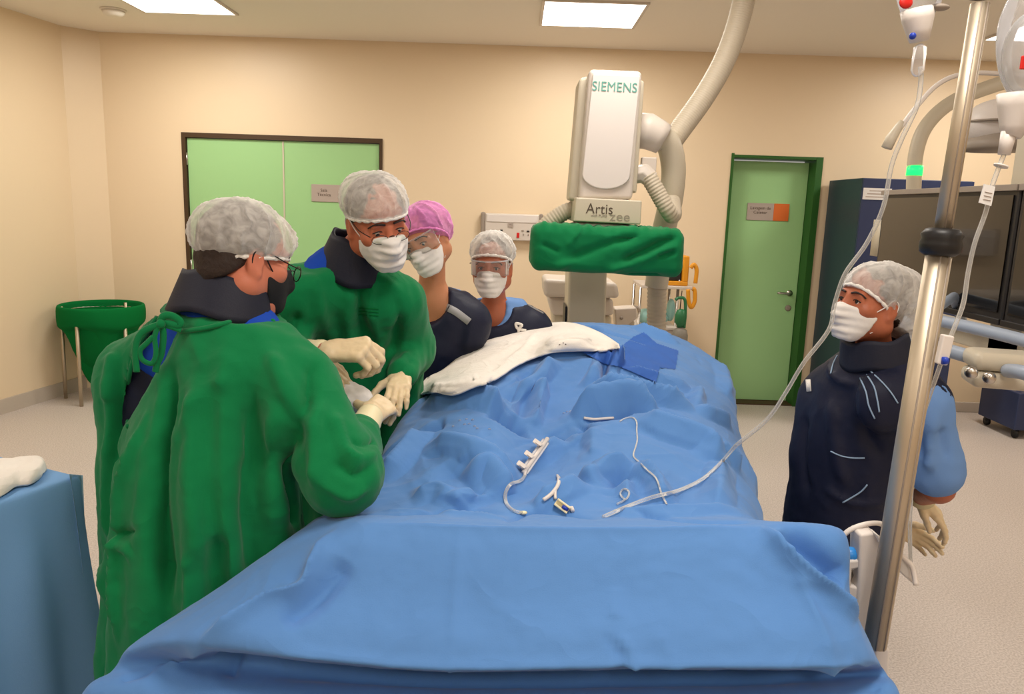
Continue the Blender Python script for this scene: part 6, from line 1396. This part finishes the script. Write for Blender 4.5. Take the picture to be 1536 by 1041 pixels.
def person_d():
    fw = nrm((0.0, -1, 0)); yw = yawof(fw); t = thing('person', 'person with clear goggles and white cap in navy apron below the wall panel', 'person', (-0.04, 3.36, 0))
    h = Head(atY(738, 400, 3.10), (-0.12, -0.98, -0.06), roll=0.02, k=0.95)
    nb = atY(742, 462, 3.18); sh = [atY(700, 490, 3.20), atY(796, 494, 3.20)]; el = [atY(690, 575, 3.25), atY(806, 575, 3.25)]; wr = [atY(705, 640, 3.12), atY(790, 640, 3.12)]
    hp, kn, an = stand((-0.05, 3.30), fw, 0.085, 0.80); J = dict(sh=sh, el=el, wr=wr, hp=hp, kn=kn, an=an, nb=nb, fw=fw)
    hands = [hand_chain(wr[i], np.array((0.3*(1-2*i), -0.6, -0.5)), np.array((0, -0.5, 0.8)), -1+2*i, (0.5, 0.5, 0.3), (0.6, 0.8, 0.4, 1), L=0.9) for i in (0, 1)]
    cx, cy = -0.055, 3.22
    tor = [(0.74, cx, 3.29, 0.155, 0.115, yw), (0.9, cx, 3.29, 0.145, 0.11, yw), (1.05, cx, cy+0.02, 0.155, 0.11, yw), (1.15, cx, cy, 0.145, 0.095, yw), (1.22, cx, cy-0.01, 0.085, 0.065, yw)]
    scr = [(0.7, cx, 3.29, 0.17, 0.13, yw), (0.9, cx, 3.29, 0.16, 0.125, yw), (1.05, cx, cy+0.02, 0.17, 0.12, yw), (1.15, cx, cy, 0.16, 0.105, yw), (1.24, cx, cy-0.01, 0.10, 0.08, yw)]
    apr = [(0.3, cx, 3.29, 0.21, 0.18, yw), (0.7, cx, 3.29, 0.20, 0.165, yw), (0.9, cx, 3.28, 0.195, 0.155, yw), (1.05, cx, cy+0.01, 0.195, 0.142, yw), (1.15, cx, cy, 0.18, 0.122, yw), (1.215, cx, cy-0.01, 0.12, 0.09, yw)]
    nc = atY(736, 462, 3.09)
    vo, V, F, SV, SF = apron_person(t, h, J, hands, M['skinD'], tor, fw, yw, dict(c=(0, -0.018, 0.062), r=(0.094, 0.122, 0.088), pl=(nrm((0, 0.32, -0.95)), -0.022), m='cap', band='capband', seed=12, pleats=13, amp=0.010), M['hairdark'], apr, scr, ((nc+np.array((0, -0.02, 0.0)), (0.066, 0.16, 0.085)), (nc+np.array((-0.005, -0.03, 0.0)), (0.098, 0.18, 0.088))), (0, 1, -0.1))
    B = bvh_of(V, F)
    P = onmesh(B, [(788, 455), (800, 462), (815, 470)], 0.003)
    if len(P) > 2: e = MB(); e.tube(P, 0.004, 6); e.build('shoulder_stripe', M['stripe'], vo)
# ---------------------------------------------------------------- E: woman at the right, hands behind her back
def person_e():
    fw = nrm((-0.74, -0.67, 0)); yw = yawof(fw); t = thing('person', 'person in dark apron and collar with hands behind back beside the infusion pole', 'person', (1.12, 2.26, 0))
    h = Head(atY(1306, 456, 2.18), (-0.92, -0.34, 0.10), roll=-0.04, k=0.91)
    nb = atY(1312, 535, 2.20); sh = [atY(1248, 600, 2.36), atY(1386, 608, 2.05)]; el = [atY(1305, 715, 2.50), atY(1408, 732, 2.07)]; wr = [atY(1340, 790, 2.46), atY(1378, 746, 2.30)]
    hp, kn, an = stand((1.07, 2.28), fw, 0.062, 0.80); J = dict(sh=sh, el=el, wr=wr, hp=hp, kn=kn, an=an, nb=nb, fw=fw)
    hL = hand_chain(wr[1], np.array((0.36, -0.34, -0.34)), np.array((0.35, -0.35, 0.85)), 1, ((0.25, 0.4, 0.3), (0.4, 0.45, 0.3), (0.5, 0.5, 0.3), (0.6, 0.5, 0.3)), (0.5, 0.9, 0.4, 1), L=0.86, spread=0.02)
    hR = hand_chain(wr[0], np.array((0.8, -0.1, -0.3)), np.array((0.2, 0.9, 0.2)), 1, (0.4, 0.5, 0.3), (0.7, 0.8, 0.3, 1), L=0.92)
    cx, cy = 1.09, 2.22
    tor = [(0.76, 1.04, 2.27, 0.15, 0.12, yw), (0.92, 1.05, 2.25, 0.145, 0.11, yw), (1.05, cx, cy, 0.155, 0.115, yw), (1.15, cx, cy, 0.145, 0.095, yw), (1.22, cx, cy, 0.085, 0.065, yw)]
    body(t, h, J, [hR, hL], M['skinD'], tor, 0.05, None); hair(t, h, M['hairdark'], nape=-0.09)
    cap(t, h, (0, -0.044, 0.042), (0.096, 0.140, 0.096), (nrm((0, 0.55, -0.83)), 0.010), 'cap', 'capband', 15, 12, 0.009, bun=((0, -0.135, -0.035), (0.07, 0.06, 0.07)))
    facemask(t, h); eyes(t, h, (0, 1, 0.05))
    neckcollar(t, atY(1316, 545, 2.19), atY(1312, 503, 2.19), 0.098, 0.086, seed=3)
    garment('trousers', t, [(Cone(hp[i], kn[i], .098, .080), .05) for i in (0, 1)]+[(Cone(kn[i], an[i]-np.array((0, 0, .02)), .085, .078), .02) for i in (0, 1)], 'trouser', h=0.013)
    g = [(Loft([(0.60, 1.075, 2.31, 0.165, 0.135, yw), (0.80, 1.065, 2.30, 0.152, 0.13, yw), (0.95, 1.07, 2.27, 0.148, 0.125, yw), (1.06, cx, cy+0.01, 0.155, 0.120, yw), (1.15, cx, cy, 0.150, 0.103, yw), (1.235, cx, cy, 0.095, 0.08, yw)]), 0)]+[(Cone(nb-np.array((0, 0, .05)), s, .058, .060), .05) for s in sh]
    for i in (0, 1): g += [(Cone(sh[i], sh[i]+(el[i]-sh[i])*0.78, .062, .074), .04)]
    so, SV, SF = garment('scrub_top', t, g, 'scrub', h=0.0105, wr=0.008, ws=9, seed=41, lines=[([(1400, 620), (1392, 680), (1398, 710)], 0.008, 0.014), ([(1375, 640), (1380, 690)], -0.008, 0.014), ([(1412, 640), (1420, 690)], -0.006, 0.012)])
    a = [(Loft([(0.52, 1.05, 2.29, 0.17, 0.14, yw), (0.74, 1.05, 2.28, 0.17, 0.145, yw), (0.88, 1.06, 2.26, 0.17, 0.148, yw), (1.0, cx-0.02, cy+0.02, 0.178, 0.145, yw), (1.09, cx, cy, 0.19, 0.145, yw), (1.16, cx, cy, 0.178, 0.124, yw), (1.225, cx, cy, 0.12, 0.095, yw)]), 0)]
    a += [(Cone(nb-np.array((0, 0, .052)), sh[0], .07, .080), .05), (Cone(sh[0]+np.array((-0.015, 0, 0)), sh[0]+np.array((-0.03, -0.03, -0.17)), .080, .085), .05), (Cone(nb-np.array((0, 0, .05)), sh[1]*0.97+nb*0.03, .072, .074), .05), (Ell(atY(1322, 604, 2.06), (0.07, 0.05, 0.08)), .05)]
    vo, V, F = garment('lead_apron', t, a, 'navy', h=0.010, wr=0.006, ws=7, seed=43, lines=[([(1245, 540), (1248, 560), (1270, 575), (1300, 570), (1325, 558)], 0.010, 0.008, 1), ([(1250, 600), (1255, 680), (1270, 730)], 0.008, 0.02), ([(1210, 620), (1205, 690), (1215, 750)], -0.008, 0.018), ([(1290, 590), (1300, 650), (1330, 690)], -0.008, 0.018), ([(1235, 730), (1280, 755), (1330, 750)], 0.006, 0.012)])
    B = bvh_of(V, F)
    for pts in ([(1290, 567), (1299, 588), (1303, 608), (1312, 628)], [(1300, 562), (1311, 580), (1316, 600), (1319, 618)], [(1305, 556), (1322, 572), (1336, 588), (1347, 605)], [(1246, 677), (1262, 684), (1280, 687), (1297, 687)], [(1264, 754), (1278, 746), (1292, 737), (1301, 727)], [(1218, 543), (1230, 540), (1243, 538)], [(1246, 560), (1250, 545), (1256, 533)]):
        P = onmesh(B, pts, 0.003)
        if len(P) > 2: e = MB(); e.tube(P, 0.0022, 6); e.build('piping', M['piping'], vo)
    V2, F2 = band_on(B, [(1193, 581), (1204, 579), (1216, 578)], 9)
    if len(V2) > 4: build('shoulder_label', V2, F2, M['cloth'], vo, solid=0.002, label='small white label on the shoulder')
    V2, F2 = band_on(B, [(1280, 752), (1296, 746), (1303, 742)], 8)
    glove(hL, wr[1], el[1], t, cuff=0.05, seed=6); glove(hR, wr[0], el[0], t, cuff=0.05, seed=7)
for fn in (person_a, person_b, person_c, person_d, person_e): fn()
gz = thing('gauze_pad', 'crumpled pale gauze pad under the gloved hands at the drape edge', 'gauze', atY(528, 598, 2.02))
S = SDF.box(atY(525, 600, 2.02)-0.12, atY(525, 600, 2.02)+0.12, 0.006); S.add(Ell(atY(528, 600, 2.03), (0.055, 0.05, 0.04))); S.add(Ell(atY(512, 592, 2.02), (0.04, 0.04, 0.03)), 0.03); V, F = S.mesh(); N = vnormals(V, F); V = V+N*(0.008*(0.5-np.abs(fbm(V, 22, 1))))[:, None]
build('gauze_sheet', V, F, M['mask'], gz)
# ================================================================== camera and render look
def finish():
    cd = bpy.data.cameras.new('camera'); cam = bpy.data.objects.new('camera', cd); C.objects.link(cam)
    cd.sensor_fit = 'HORIZONTAL'; cd.sensor_width = 36; cd.lens = FOC/1536*36; cd.clip_start = 0.05
    r = np.array((1, 0, 0.)); u = np.array((0, math.sin(PIT), math.cos(PIT))); f = np.array((0, math.cos(PIT), -math.sin(PIT)))
    X = math.cos(ROL)*r+math.sin(ROL)*u; Y = -math.sin(ROL)*r+math.cos(ROL)*u; Z = -f
    cam.matrix_world = Matrix(((X[0], Y[0], Z[0], 0), (X[1], Y[1], Z[1], 0), (X[2], Y[2], Z[2], CAMH), (0, 0, 0, 1)))
    sc = bpy.context.scene; sc.camera = cam
    w = bpy.data.worlds.new('world'); w.use_nodes = True; w.node_tree.nodes['Background'].inputs[0].default_value = (1, 0.94, 0.86, 1); w.node_tree.nodes['Background'].inputs[1].default_value = 0.3; sc.world = w
    v = sc.view_settings; v.view_transform = 'Standard'; v.look = 'None'; v.gamma = 1; v.use_curve_mapping = False; v.exposure = 0.35
    sc.display_settings.display_device = 'sRGB'
    sc.cycles.use_denoising = True; sc.cycles.max_bounces = 8; sc.cycles.transparent_max_bounces = 24
finish()
